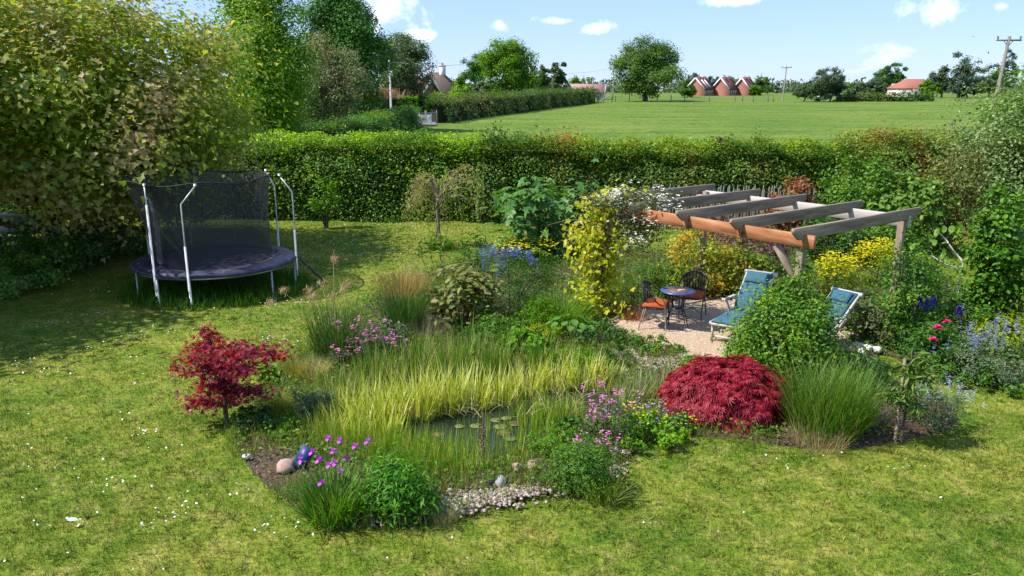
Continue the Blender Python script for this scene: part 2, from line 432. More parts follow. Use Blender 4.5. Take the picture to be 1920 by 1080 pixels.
def shrub(name, label, cat, loc, rx, h, mat, n=3000, size=.06, tpl=KITE, ry=None, clumps=40, cr=None, shell=.5, cz=.5, up=.55, group=None, droop=.25, stems=9, stem_mat=None, zmin=.02, core=False):
    ry = ry or rx
    o = thing(name, label, cat, loc, 0, group)
    rz = h * (1 - cz) ; czm = h * cz
    cr = cr or .32 * min(rx, rz)
    P, O, C = dome_pts(n, rx - cr * .35, ry - cr * .35, max(rz - cr * .2, .05), czm, clumps, cr, shell, zmin)
    Nn = O * (1 - up) + np.array([0, 0, up]) + rng.normal(size=P.shape) * .38
    V, F = leaves(P, Nn, size * (.65 + .7 * rng.random(n)), tpl, droop)
    obj('foliage', make_mesh('foliage', V, F), mat, o, 'stuff')
    if stems:
        mb = MB(); idx = rng.choice(len(C), min(stems, len(C)), replace=False)
        for t in C[idx]:
            b = np.array([t[0] * .18, t[1] * .18, -.03])
            limb_mesh(mb, b, [t], .007 + .010 * h, 5)
        mb.build('stems', stem_mat or BARK, o, True, 'stuff')
    if core:
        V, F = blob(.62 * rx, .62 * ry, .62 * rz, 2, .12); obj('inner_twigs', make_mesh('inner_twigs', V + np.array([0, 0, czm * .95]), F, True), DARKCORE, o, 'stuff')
    return o
_ico = {}
def ico(sub):
    if sub in _ico: return _ico[sub]
    import bmesh
    bm = bmesh.new(); bmesh.ops.create_icosphere(bm, subdivisions=sub, radius=1)
    V = np.array([v.co[:] for v in bm.verts]); F = np.array([[v.index for v in f.verts] for f in bm.faces]); bm.free()
    _ico[sub] = (V, F); return V, F
def blob(rx, ry, rz, sub=2, rough=.15):
    V, F = ico(sub); ph = rng.random(6) * 6
    k = 1 + rough * (np.sin(V[:, 0] * 3 + ph[0]) * np.cos(V[:, 1] * 2.7 + ph[1]) + .5 * np.sin(V[:, 2] * 5 + ph[2] + V[:, 0] * 4)) + rng.normal(size=len(V)) * rough * .18
    return V * k[:, None] * np.array([rx, ry, rz]), F
def tree(name, label, loc, rx, h, crown_z0, mat, n=12000, size=.2, tpl=KITE, clumps=90, cr=None, trunk_r=None, shell=.45, bark=None, group=None, ry=None, up=.45, lean=(0, 0), limbs=14, droop=.25, flat=.75):
    ry = ry or rx; o = thing(name, label, 'tree', loc, 0, group)
    rz = (h - crown_z0) / 2; cz = crown_z0 + rz
    cr = cr or .26 * min(rx, rz)
    P, O, C = crown_pts(n, rx, ry, rz, clumps, cr, flat)
    sh = np.array([lean[0], lean[1], 0.0]); P = P + np.array([0, 0, cz]) + sh * ((P[:, 2:3] + rz) / (2 * rz)); C = C + np.array([0, 0, cz]) + sh * ((C[:, 2:3] + rz) / (2 * rz))
    Nn = O * (1 - up) + np.array([0, 0, up]) + rng.normal(size=P.shape) * .35
    V, F = leaves(P, Nn, size * (.6 + .8 * rng.random(n)), tpl, droop)
    obj('crown', make_mesh('crown', V, F), mat, o, 'stuff')
    tr = trunk_r or .03 * h
    mb = MB(); top = np.array([lean[0] * .7, lean[1] * .7, crown_z0 + rz * 1.2])
    s = np.linspace(0, 1, 8)[:, None]; ctr = np.array([0, 0, -.1]) * (1 - s) + top * s + rng.normal(size=(8, 3)) * np.array([.05, .05, 0]) * tr * 3 * s
    mb.tube(ctr, tr * np.linspace(1.15, .3, 8), 8)
    ids = rng.choice(len(C), min(limbs, len(C)), replace=False)
    for t in C[ids]:
        i = int(np.clip(np.searchsorted(ctr[:, 2], t[2] - .35 * np.hypot(t[0], t[1]) - .2), 2, 7))
        limb_mesh(mb, ctr[i], [t], tr * .42, 5, .2)
    mb.build('trunk', bark or BARK, o, True)
    return o
def blade_arr(B, az, length, lean, width, curve=.6, seg=4):
    """curved tapering blades from base points B"""
    n = len(B); s = np.linspace(0, 1, seg + 1)
    ang = lean[:, None] + curve[:, None] * (s ** 1.6)[None] if np.ndim(curve) else lean[:, None] + curve * (s ** 1.6)[None]
    ds = length[:, None] / seg
    dr = np.concatenate([np.zeros((n, 1)), np.cumsum(np.sin(ang[:, :-1]) * ds, 1)], 1); dz = np.concatenate([np.zeros((n, 1)), np.cumsum(np.cos(ang[:, :-1]) * ds, 1)], 1)
    c, sn = np.cos(az)[:, None], np.sin(az)[:, None]
    ctr = np.stack([B[:, 0:1] + dr * c, B[:, 1:2] + dr * sn, B[:, 2:3] + dz], -1)
    wd = width[:, None] * (np.minimum(1, 1.15 * (1 - s)) * (0.75 + .25 * np.minimum(1, s * 4)))[None]
    tw = az + math.pi / 2 + rng.normal(size=n) * .5
    sv = np.stack([np.cos(tw), np.sin(tw), np.zeros(n)], -1)[:, None] * wd[..., None] / 2
    V = np.stack([ctr - sv, ctr + sv], 2).reshape(n, -1, 3)
    i = np.arange(seg); q = np.stack([2 * i, 2 * i + 1, 2 * i + 3, 2 * i + 2], -1)
    F = np.concatenate([q[:, [0, 1, 2]], q[:-1][:, [0, 2, 3]]]) if seg > 1 else q[:, [0, 1, 2]]
    Fo = F[None] + (np.arange(n) * 2 * (seg + 1))[:, None, None]
    return V.reshape(-1, 3), Fo.reshape(-1, 3)
def grass_clump(name, label, loc, rad, length, mat, n=300, lean=.5, width=.008, curve=.7, seg=4, cat='grass', group=None, spread=1.0, parent=None, part='blades'):
    o = parent or thing(name, label, cat, loc, 0, group)
    r = rad * rng.random(n) ** .5; a = rng.random(n) * 2 * math.pi
    B = np.stack([r * np.cos(a), r * np.sin(a), np.full(n, -.02)], -1)
    az = a + rng.normal(size=n) * .5 * spread
    V, F = blade_arr(B, az, length * (.55 + .5 * rng.random(n)), np.abs(rng.normal(size=n)) * lean * .6 + lean * .3 * r / max(rad, .01), width * (.7 + .6 * rng.random(n)), curve * (.3 + rng.random(n)), seg)
    obj(part, make_mesh(part, V, F), mat, o, 'stuff')
    return o
def petal_heads(P, size, petals=5, cup=.5, tpl=KITE):
    """a ring of petals at each point"""
    n = len(P); mb = MB(); T, F = tpl
    size = np.broadcast_to(np.asarray(size, float), (n,))
    for k in range(petals):
        a = 2 * math.pi * k / petals + rng.random(n) * .4
        t = np.stack([np.cos(a), np.sin(a), np.full(n, cup)], -1) + rng.normal(size=(n, 3)) * .2; t = unit(t)
        nn = unit(np.stack([-np.cos(a) * cup, -np.sin(a) * cup, np.ones(n)], -1)); b = np.cross(nn, t)
        V = P[:, None] + size[:, None, None] * (T[None, :, 0, None] * t[:, None] + T[None, :, 1, None] * b[:, None] * 1.3 + T[None, :, 2, None] * nn[:, None])
        mb.add(V.reshape(-1, 3), (F[None] + (np.arange(n) * len(T))[:, None, None]).reshape(-1, 3))
    return np.concatenate(mb.v), np.concatenate(mb.f)
def poly_sd(P, Q):
    """signed distance of points P to polygon Q, negative inside"""
    Q = np.asarray(Q)[:, :2]; d = np.full(len(P), 1e9); ins = np.zeros(len(P), bool)
    for i in range(len(Q)):
        a, b = Q[i], Q[(i + 1) % len(Q)]; e = b - a
        t = np.clip(((P - a) @ e) / (e @ e), 0, 1); d = np.minimum(d, np.linalg.norm(P - a - t[:, None] * e, axis=1))
        c = (a[1] > P[:, 1]) != (b[1] > P[:, 1])
        with np.errstate(divide='ignore', invalid='ignore'):
            xi = a[0] + (P[:, 1] - a[1]) * e[0] / (e[1] if e[1] else 1e-9)
        ins ^= c & (P[:, 0] < xi)
    return np.where(ins, -d, d)
def smooth_poly(pxs, it=2):
    Q = np.array([G(*p)[:2] for p in pxs])
    for _ in range(it):
        R = np.roll(Q, -1, 0); Q = np.stack([Q * .75 + R * .25, Q * .25 + R * .75], 1).reshape(-1, 2)
    return Q
def wav(x, y):
    return .5 * np.sin(x * 1.7 + 1.3) * np.cos(y * 1.3) + .3 * np.sin(x * 4.1 + y * 3.3) + .2 * np.sin(7.3 * x - 5.9 * y + 2)

# ------------------------------------------------------------------ land
POND = smooth_poly([(585, 800), (640, 745), (760, 712), (900, 700), (1040, 693), (1140, 705), (1178, 745), (1130, 802), (1040, 830), (985, 868), (880, 890), (780, 885), (690, 862), (620, 838)])
BED = smooth_poly([(425, 822), (470, 775), (520, 690), (600, 640), (665, 575), (790, 510), (890, 478), (1000, 452), (1110, 446), (1200, 470), (1290, 476), (1400, 440), (1560, 440), (1700, 468), (1790, 530), (1880, 590), (2000, 640),
                   (2010, 745), (1880, 733), (1800, 716), (1700, 685), (1650, 662), (1610, 690), (1700, 715), (1790, 755), (1810, 800), (1720, 826), (1600, 846), (1500, 845), (1400, 830), (1290, 822), (1215, 825), (1165, 862), (1160, 920), (1080, 945), (1020, 928),
                   (880, 965), (800, 992), (680, 1000), (580, 975), (500, 925), (440, 860)], 1)
PATIO = smooth_poly([(1130, 612), (1190, 585), (1330, 560), (1450, 575), (1560, 600), (1650, 625), (1655, 652), (1610, 666), (1540, 680), (1450, 692), (1370, 694), (1290, 684), (1195, 642)])
def terrain(x, y):
    z = np.interp(y, [-200, 34, 60, 190, 280, 420, 3000], [0, 0, .12, 1.8, 2.6, 2.9, 4.5])
    z = z + np.where(y > 34, .12 * wav(x * .05, y * .04) * np.clip((y - 34) / 40, 0, 1), 0)
    return z
gx = np.unique(np.concatenate([-np.geomspace(16, 2500, 34), np.arange(-16, 16.01, .14), np.geomspace(16, 2500, 34)]))
gy = np.unique(np.concatenate([-np.geomspace(1, 200, 8), np.arange(-1, 5, .6), np.arange(5, 18, .14), np.arange(18, 34, .4), np.geomspace(34, 3000, 70)]))
X, Y = np.meshgrid(gx, gy)
Pxy = np.stack([X.ravel(), Y.ravel()], -1)
Zg = terrain(Pxy[:, 0], Pxy[:, 1])
near = (np.abs(Pxy[:, 0]) < 16) & (Pxy[:, 1] > 5) & (Pxy[:, 1] < 34)
Zg[near] += .018 * wav(Pxy[near, 0] * .8, Pxy[near, 1] * .8)
pn = (np.abs(Pxy[:, 0]) < 5) & (Pxy[:, 1] > 6) & (Pxy[:, 1] < 14)
sdp = poly_sd(Pxy[pn], POND)
Zg[pn] = Zg[pn] * np.clip(sdp / .3, 0, 1) - .5 * np.clip(-sdp / .45 + .02, 0, 1)
nx_, ny_ = len(gx), len(gy)
i, j = np.meshgrid(np.arange(ny_ - 1), np.arange(nx_ - 1), indexing='ij')
F = np.stack([i * nx_ + j, i * nx_ + j + 1, (i + 1) * nx_ + j + 1, (i + 1) * nx_ + j], -1).reshape(-1, 4)
ground = obj('ground', make_mesh('ground', np.stack([Pxy[:, 0], Pxy[:, 1], Zg], -1), F, True), MATS['ground'], None, 'structure')
def gz(x, y):
    return terrain(np.asarray(x, float), np.asarray(y, float))
def zone_sheet(name, Q, mat, z, step=.14, hole=None, dome=.0, margin=.0):
    lo, hi = Q.min(0) - .2, Q.max(0) + .2
    ax, ay = np.arange(lo[0], hi[0], step), np.arange(lo[1], hi[1], step); XX, YY = np.meshgrid(ax, ay)
    P2 = np.stack([XX.ravel(), YY.ravel()], -1); P2 += rng.normal(size=P2.shape) * step * .22
    sd = poly_sd(P2, Q); zz = .018 * wav(P2[:, 0] * .8, P2[:, 1] * .8) + z + dome * np.clip(-sd / .35, 0, 1) - .075 * np.clip((sd + .10) / .22, 0, 1)
    keep = sd < margin + .16
    if hole is not None:
        sh = poly_sd(P2, hole); keep &= sh > -.22; zz -= .62 * np.clip(-sh / .45 + .05, 0, 1)
    K = keep.reshape(XX.shape); ni, nj = XX.shape
    ii, jj = np.meshgrid(np.arange(ni - 1), np.arange(nj - 1), indexing='ij')
    ok = K[:-1, :-1] & K[1:, :-1] & K[:-1, 1:] & K[1:, 1:]
    Fq = np.stack([ii * nj + jj, ii * nj + jj + 1, (ii + 1) * nj + jj + 1, (ii + 1) * nj + jj], -1)[ok]
    return obj(name, make_mesh(name, np.stack([P2[:, 0], P2[:, 1], zz], -1), Fq, True), mat, None, 'structure')
MULCH = plain_mat('bark_mulch', [(.03, .022, .014), (.075, .052, .034), (.14, .10, .07)], 38, .95, .1, bump=1.0, detail=8)
GRAVEL = plain_mat('pea_gravel', [(.27, .18, .115), (.38, .275, .19), (.49, .38, .28)], 60, .9, .15, bump=.7, detail=8)
zone_sheet('planting_bed', BED, MULCH, .012, .12, POND, dome=.04)
zone_sheet('gravel_patio', PATIO, GRAVEL, .062, .12, dome=.012)
# water sheet lies in the hollow
Qw = POND; c0 = Qw.mean(0); V = np.concatenate([[[c0[0], c0[1], -.075]], np.c_[Qw, np.full(len(Qw), -.075)]])
F = np.array([[0, 1 + k, 1 + (k + 1) % len(Qw)] for k in range(len(Qw))])
obj('pond_water', make_mesh('pond_water', V, F), MATS['water'], None, 'structure')

# ------------------------------------------------------------------ lawn blades and daisies
def scatter(x0, x1, y0, y1, dens):
    n = int((x1 - x0) * (y1 - y0) * dens)
    return np.stack([rng.uniform(x0, x1, n), rng.uniform(y0, y1, n)], -1)
mbg = MB()
for y0, y1, dens, hh, ww in [(5.6, 7.6, 2700, .066, .0085), (7.6, 10, 2000, .066, .010), (10, 13, 1050, .060, .013), (13, 17, 520, .06, .018), (17, 22, 280, .065, .026), (22, 27.2, 170, .07, .034)]:
    hw = y1 * .67 + .6
    P2 = scatter(-hw, hw, y0, y1, dens)
    sd = poly_sd(P2, BED); P2 = P2[sd > rng.uniform(-.16, .06, len(P2))]
    n = len(P2); B = np.c_[P2, .018 * wav(P2[:, 0] * .8, P2[:, 1] * .8) - .006]
    tall = .55 + .45 * rng.random(n) + .25 * wav(P2[:, 0] * 1.3, P2[:, 1] * 1.7) + .35 * wav(P2[:, 0] * 5.3 + 1, P2[:, 1] * 5.1)
    V, F = blade_arr(B, rng.random(n) * 6.28, hh * tall, rng.uniform(.15, .95, n), ww * (.7 + .6 * rng.random(n)), .5, 1)
    mbg.add(V, F)
P2 = np.concatenate([scatter(-6.5, 6.5, 5.8, 9, 90), scatter(-9, 9, 9, 15, 34), scatter(-13, 13, 15, 26, 8)]); P2 = P2[(poly_sd(P2, BED) > .02) & (wav(P2[:, 0] * 2.3, P2[:, 1] * 2.7) + .4 * rng.normal(size=len(P2)) > .05)]
P2 = (P2[:, None] + rng.normal(size=(len(P2), 5, 2)) * .018).reshape(-1, 2); n = len(P2)
V, F = blade_arr(np.c_[P2, .018 * wav(P2[:, 0] * .8, P2[:, 1] * .8)], rng.random(n) * 6.28, rng.uniform(.05, .10, n), rng.uniform(.6, 1.25, n), np.full(n, .009) * (1 + P2[:, 1] / 14), .7, 2); mbg.add(V, F)
mbg.build('lawn_grass', MATS['blade'], None, False, 'stuff')

def gz(x, y):
    return terrain(np.asarray(x, float), np.asarray(y, float))
n = 42000; yy = 34 + 150 * rng.random(n) ** 1.4; xx = rng.uniform(-.45, .72, n) * yy; kx = wav(xx * .06, yy * .05) + .5 * rng.normal(size=n) > .1; xx, yy = xx[kx], yy[kx]; n = len(xx)
V, F = blade_arr(np.c_[xx, yy, gz(xx, yy)], rng.random(n) * 6.28, rng.uniform(.06, .20, n), rng.uniform(.3, 1.1, n), rng.uniform(.03, .10, n), .6, 1)
obj('pasture_tussocks', make_mesh('pasture_tussocks', V, F), leaf_mat('pasture_green', [(.05, .10, .015), (.085, .145, .022), (.13, .175, .035)]), None, 'stuff')

DAISY = plain_mat('daisy_white', [(.75, .75, .72), (.82, .82, .80)], 5, .7, .2)
cl = [(130, 985, .12, 7), (215, 910, .2, 14), (300, 990, .15, 8), (345, 950, .25, 12), (500, 1000, .2, 16), (320, 965, .2, 10), (275, 815, .12, 8), (40, 845, .15, 6), (90, 985, .1, 4), (610, 600, .3, 10), (520, 640, .3, 26), (560, 645, .25, 14),
      (240, 635, .3, 22), (255, 610, .3, 14), (170, 590, .3, 14), (100, 610, .3, 14), (160, 655, .25, 16), (90, 690, .4, 26), (30, 690, .3, 18), (30, 655, .3, 12), (240, 675, .15, 10), (360, 585, .5, 16), (180, 545, .5, 14), (320, 625, .12, 8),
      (600, 480, .5, 20), (640, 455, .6, 30), (730, 475, .5, 34), (650, 485, .4, 22), (570, 485, .3, 16), (700, 425, .9, 30), (620, 425, .9, 20), (790, 425, .7, 16), (880, 430, .8, 14), (530, 570, .4, 40), (1480, 880, .15, 8), (1700, 885, .12, 7), (1520, 845, .2, 16),
      (385, 640, .2, 10), (470, 920, .3, 6), (60, 930, .4, 5), (200, 865, .5, 6), (700, 1050, .3, 4), (1320, 1010, .4, 3), (300, 1060, .3, 5), (40, 1040, .5, 5), (860, 1060, .4, 3), (330, 700, .25, 10), (250, 780, .3, 6), (300, 720, .3, 6)]
D = []
for px, py, r, k in cl:
    c = G(px, py)[:2]; D.append(c + rng.normal(size=(k, 2)) * r * np.array([.8, .6]))
D.append(scatter(-8.5, 8, 7, 26, .55))
D = np.concatenate(D); D = D[poly_sd(D, BED) > .05]
a = np.linspace(0, 2 * math.pi, 7)[:-1]; disc = np.stack([np.cos(a), np.sin(a), np.zeros(6)], -1)
r = (.007 + .006 * rng.random(len(D)))[:, None, None]
tilt = rng.normal(size=(len(D), 1, 2)) * .35
Vd = disc[None] * r; Vd[..., 2] += (Vd[..., :2] * tilt).sum(-1)
Vd = Vd + np.c_[D, np.full(len(D), .052)][:, None] + np.array([0, 0, 1]) * (.018 * wav(D[:, 0] * .8, D[:, 1] * .8))[:, None, None]
Fd = np.array([[0, 1, 2], [0, 2, 3], [0, 3, 4], [0, 4, 5]])[None] + (np.arange(len(D)) * 6)[:, None, None]
obj('daisies', make_mesh('daisies', Vd, Fd.reshape(-1, 3)), DAISY, None, 'stuff')

# loose gravel, pebbles and mulch chips
def stones(P2, z, s0, s1, flat=.6, sub=1):
    Vt, Ft = ico(sub); n = len(P2); s = rng.uniform(s0, s1, n)
    a = rng.random(n) * 6.28; sc = np.stack([s * rng.uniform(.8, 1.4, n), s * rng.uniform(.7, 1.1, n), s * flat * rng.uniform(.7, 1.2, n)], -1)
    Vv = Vt[None] * sc[:, None] * (1 + .12 * rng.normal(size=(n, len(Vt), 1)))
    c, sn = np.cos(a)[:, None], np.sin(a)[:, None]
    Vx = np.stack([Vv[..., 0] * c - Vv[..., 1] * sn, Vv[..., 0] * sn + Vv[..., 1] * c, Vv[..., 2]], -1)
    Vx += np.c_[P2, z][:, None]
    return Vx.reshape(-1, 3), (Ft[None] + (np.arange(n) * len(Vt))[:, None, None]).reshape(-1, 3)
OCT = (np.array([[1, 0, 0], [-1, 0, 0], [0, 1, 0], [0, -1, 0], [0, 0, 1.]]), np.array([[0, 2, 4], [2, 1, 4], [1, 3, 4], [3, 0, 4]]))
_ico[9] = OCT
P2 = scatter(1, 7, 11.6, 16, 1050); P2 = P2[poly_sd(P2, PATIO) < -.02 + .1 * rng.random(len(P2))]
V, F = stones(P2, .018 * wav(P2[:, 0] * .8, P2[:, 1] * .8) + .070, .010, .021, .7, 9)
obj('loose_gravel', make_mesh('loose_gravel', V, F), island_mat('gravel_stone', [(.23, .15, .095), (.37, .265, .175), (.45, .345, .245), (.55, .455, .35)]), None, 'stuff')
PEB = []
for px, py, rx, ry, k in [(900, 943, .42, .16, 420), (975, 928, .32, .12, 260), (860, 955, .25, .14, 160), (1235, 682, .55, .42, 760), (1185, 672, .4, .32, 380), (1152, 886, .10, .16, 90), (705, 935, .12, .35, 130), (1270, 690, .3, .2, 160), (1170, 850, .14, .12, 50)]:
    c = G(px, py)[:2]; PEB.append(c + rng.normal(size=(k, 2)) * np.array([rx, ry]) * .6)
PEB = np.concatenate(PEB); PEB = PEB[poly_sd(PEB, POND) > -.05]
V, F = stones(PEB, .050 + .018 * rng.random(len(PEB)), .012, .030)
obj('pond_pebbles', make_mesh('pond_pebbles', V, F, True), island_mat('pebble', [(.20, .14, .11), (.34, .26, .21), (.42, .36, .32), (.30, .20, .16), (.50, .44, .39)]), None, 'stuff')
P2 = scatter(-4.5, 10, 6.5, 24, 130); sd = poly_sd(P2, BED); P2 = P2[(sd < 0) & (poly_sd(P2, POND) > .02) & (poly_sd(P2, PATIO) > 0)]
n = len(P2); B = np.c_[P2, .018 * wav(P2[:, 0] * .8, P2[:, 1] * .8) + .055]
V, F = leaves(B, np.array([0, 0, 1.]) + rng.normal(size=(n, 3)) * .35, rng.uniform(.03, .08, n), LONG, 0)
obj('mulch_chips', make_mesh('mulch_chips', V, F), island_mat('bark_chip', [(.05, .03, .022), (.12, .07, .05), (.21, .14, .11), (.30, .22, .18)], .9, .1), None, 'stuff')
# low weeds and turf creeping over the bed
P2 = scatter(-4.5, 10, 6.5, 24, 680); sd = poly_sd(P2, BED)
wv = wav(P2[:, 0] * 1.1 + 2, P2[:, 1] * 1.2)
keep = (sd < 0) & (poly_sd(P2, POND) > -.02) & (poly_sd(P2, PATIO) > -.02) & (wv + .35 * rng.normal(size=len(P2)) > np.where((P2[:, 0] > 2.0) & (P2[:, 1] < 11.5), .10, -.55))
pc = (P2 - G(1228, 682)[:2]) / np.array([.75, .55]); keep &= (pc ** 2).sum(1) > .55 + .5 * rng.random(len(P2)); pc = (P2 - G(930, 945)[:2]) / np.array([.6, .22]); keep &= (pc ** 2).sum(1) > .8
for q_ in ((480, 850, .35, .2), (500, 890, .4, .28), (540, 920, .35, .22), (1640, 840, .8, .2), (1850, 730, .9, .25)): pc = (P2 - G(q_[0], q_[1])[:2]) / np.array(q_[2:]); keep &= (pc ** 2).sum(1) > .6 + .5 * rng.random(len(P2))
P2 = P2[keep]; n = len(P2); B = np.c_[P2, (.05 + rng.random(n) ** 1.5 * (.16 + .10 * wav(P2[:, 0] * 2.1, P2[:, 1] * 1.9)))]
V, F = leaves(B, np.array([0, 0, 1.]) + rng.normal(size=(n, 3)) * .55, rng.uniform(.03, .075, n), KITE, -.2)
W1 = leaf_mat('low_weed_green', [(.035, .10, .012), (.07, .165, .02), (.12, .235, .03)], [(.11, .16, .03), (.19, .23, .04)], 1.4)
obj('ground_cover', make_mesh('ground_cover', V, F), W1, None, 'stuff')
n = 26000; P2 = scatter(-4.5, 3.2, 6.5, 13, n / 28); k2 = (poly_sd(P2, BED) < .05) & (poly_sd(P2, POND) > -.12) & ((((P2 - G(500, 885)[:2]) / np.array([.5, .4])) ** 2).sum(1) > 1) & (poly_sd(P2, PATIO) > 0); P2 = P2[k2]; n = len(P2)
V, F = blade_arr(np.c_[P2, np.full(n, .02)], rng.random(n) * 6.28, rng.uniform(.08, .30, n), rng.uniform(.1, .7, n), rng.uniform(.006, .012, n), .7, 2)
obj('rough_grass', make_mesh('rough_grass', V, F), leaf_mat('rough_grass_green', [(.04, .09, .012), (.09, .16, .02), (.17, .20, .05), (.28, .24, .11)]), None, 'stuff')
# ------------------------------------------------------------------ far fields: buildings
BRICK = plain_mat('red_brick', [(.38, .15, .115), (.47, .20, .16)], 3, .85, .1, detail=8)
BRICK_D = plain_mat('plum_brick', [(.20, .085, .08), (.28, .12, .11)], 3, .85, .1, detail=8)
TILE = plain_mat('red_clay_tiles', [(.09, .042, .040), (.15, .065, .06)], 5, .85, .1, bump=.5, detail=8)
TILE_O = plain_mat('orange_clay_tiles', [(.26, .10, .075), (.36, .15, .11)], 5, .85, .1, bump=.5, detail=8)
TILE_B = plain_mat('brown_tiles', [(.10, .075, .06), (.17, .12, .10)], 5, .85, .1, bump=.5, detail=8)
RENDER = plain_mat('pale_render', [(.58, .55, .52), (.68, .66, .63)], 3, .85, .1)
WHITE = plain_mat('white_paint', [(.72, .72, .72), (.80, .80, .80)], 4, .5, .3)
GLASS = plain_mat('window_glass', [(.03, .04, .05), (.07, .09, .11)], 2, .1, .6)
SLATE = plain_mat('grey_slate', [(.22, .24, .28), (.32, .34, .38)], 4, .7, .3)
BLUE = plain_mat('blue_paint', [(.16, .22, .42), (.22, .30, .52)], 4, .6, .3)
def house(name, label, loc, rz, w, d, eave, ridge, wall_m, roof_m, hip=0.0, windows=(), chimneys=(), barge=True, chim_m=None, cols=None):
    """w across the gable (local x), d along the ridge (local y, gable at y=0 faces -y)"""
    o = thing(name, label, 'house', loc, rz)
    W, Hh = w / 2, ridge
    V = [[-W, 0, -1], [W, 0, -1], [W, d, -1], [-W, d, -1], [-W, 0, eave], [W, 0, eave], [W, d, eave], [-W, d, eave]]
    F3 = [[0, 1, 5], [0, 5, 4], [1, 2, 6], [1, 6, 5], [2, 3, 7], [2, 7, 6], [3, 0, 4], [3, 4, 7]]
    if not hip:
        V += [[0, 0, Hh - .15], [0, d, Hh - .15]]; F3 += [[4, 5, 8], [6, 7, 9]]
    MB().add(V, F3).build('wall', wall_m, o)
    e = .35; mb = MB(); th = .18
    y0, y1 = -e, d + e; r0, r1 = (y0, y1) if not hip else (y0 + hip, y1 - hip)
    ez = eave - e * (ridge - eave) / W
    up = [[-W - e, y0, ez], [W + e, y0, ez], [W + e, y1, ez], [-W - e, y1, ez], [0, r0, ridge], [0, r1, ridge]]
    lo = [[x, y, z - th] for x, y, z in up]
    Fr = [[0, 4, 5], [0, 5, 3], [1, 2, 5], [1, 5, 4]]
    Fr += [[0, 1, 4], [2, 3, 5]] if hip else []
    Fl = [[a + 6, c + 6, b + 6] for a, b, c in Fr]
    edge = [[0, 6, 7], [0, 7, 1], [1, 7, 8], [1, 8, 2], [2, 8, 9], [2, 9, 3], [3, 9, 6], [3, 6, 0]] if hip else [[0, 6, 10], [0, 10, 4], [4, 10, 7], [4, 7, 1], [1, 7, 8], [1, 8, 2], [2, 8, 11], [2, 11, 5], [5, 11, 9], [5, 9, 3], [3, 9, 6], [3, 6, 0]]
    rf = mb.add(up + lo, Fr + Fl + edge).build('roof', roof_m, o)
    if barge and not hip:
        for s in (-1, 1):
            MB().beam((s * (W + e), y0 - .06, ez - .10), (s * .10, y0 - .06, ridge - .22), .42, .08, (0, 1, 0)).build('bargeboard', WHITE, o)
    for (cx, cy, cw, ch) in chimneys:
        mb = MB().box((cx, cy, ch / 2 + ridge - 1.2 + .2), (cw, cw * .8, ch + 1.6)).box((cx, cy, ridge + ch - .2), (cw + .15, cw * .8 + .15, .2))
        cst = mb.build('chimney', chim_m or wall_m, o)
        for q in (-.22, .22):
            MB().tube([(cx + q * cw, cy, ridge + ch - .1), (cx + q * cw, cy, ridge + ch + .35)], .13, 6).build('chimney_pot', TILE_O, cst)
    for (face, u, z, ww, hh, nm) in windows:
        if face == 'front': c = (u, -.05, z); s = (ww, .10, hh); g = (ww - .25, .04, hh - .25); gc = (u, -.115, z); bar = (.08, .03, hh - .2)
        else: c = (W + .05, u, z); s = (.10, ww, hh); g = (.04, ww - .25, hh - .25); gc = (W + .115, u, z); bar = (.03, .08, hh - .2)
        fr = MB().box(c, s).build(nm, WHITE, o)
        MB().box(gc, g).build('pane', GLASS, fr)
        b2 = (gc[0], gc[1] - .03, gc[2]) if face == 'front' else (gc[0] + .03, gc[1], gc[2])
        MB().box(b2, bar).build('glazing_bar', WHITE, fr)
    return o
for k, (px, wpx, lab) in enumerate([(1303, 1, 'left of the three gabled red brick cottages beyond the field'), (1350, 1, 'middle of the three gabled red brick cottages beyond the field'), (1389, 1, 'right of the three gabled red brick cottages beyond the field')]):
    y = 276 + 3 * k; c = AT(px, 184, y); sc = [1, .93, .86][k]
    h = house('brick_cottage', lab, (c[0], y, gz(c[0], y) - .1), math.radians(-40), 6.5 * sc, 7.4 * sc, 2.7, 6.1 * (.95 + .05 * sc), BRICK, TILE,
              windows=[('side', 1.1 + 1.5 * q, 1.35, 1.2, 1.9, 'window') for q in range(4)] + ([('front', -1.1, .7, 1.0, 1.6, 'door')] if k == 0 else []),
              chimneys=[(0, 2.2, 1.0, .25), (0, 6.0 * sc, 1.0, .35)])
    for q in (2.2, 4.4) if k == 0 else ():
        zz = 2.5 + .5 * 3.4; MB().beam((3.3, q, 2.9), (.9, q, 5.35), .45, .2, (1, 0, 1)).build('rooflight_edge', WHITE, h)
c = AT(1684, 181, 250); house('hip_roofed_bungalow', 'small bungalow with hipped orange tile roof at the far field edge', (c[0], 250, gz(c[0], 250)), math.radians(-62), 8.0, 13, 2.9, 5.4, RENDER, TILE_O, hip=3.2, windows=[('front', -1.5, 1.2, 1.4, 1.1, 'window'), ('side', 2.5, 1.2, 1.4, 1.1, 'window'), ('side', 6, 1.2, 1.4, 1.1, 'window')])
c = AT(1572, 183, 255); house('slate_roofed_house', 'pale house with grey slate roof half hidden by windswept thorn trees', (c[0], 255, gz(c[0], 255)), math.radians(62), 7, 7, 2.0, 3.8, RENDER, SLATE, windows=[('side', 2, 1.2, 1.4, 1.1, 'window')])
c = AT(1715, 182, 268); house('white_cottage', 'tiny white cottage with grey roof right of the hipped bungalow', (c[0], 268, gz(c[0], 268)), math.radians(55), 5, 7, 2.0, 4.0, WHITE, SLATE, windows=[('front', 0, 1.2, 1.6, 1.2, 'window'), ('side', 2, 1.2, 1.4, 1.1, 'window')])
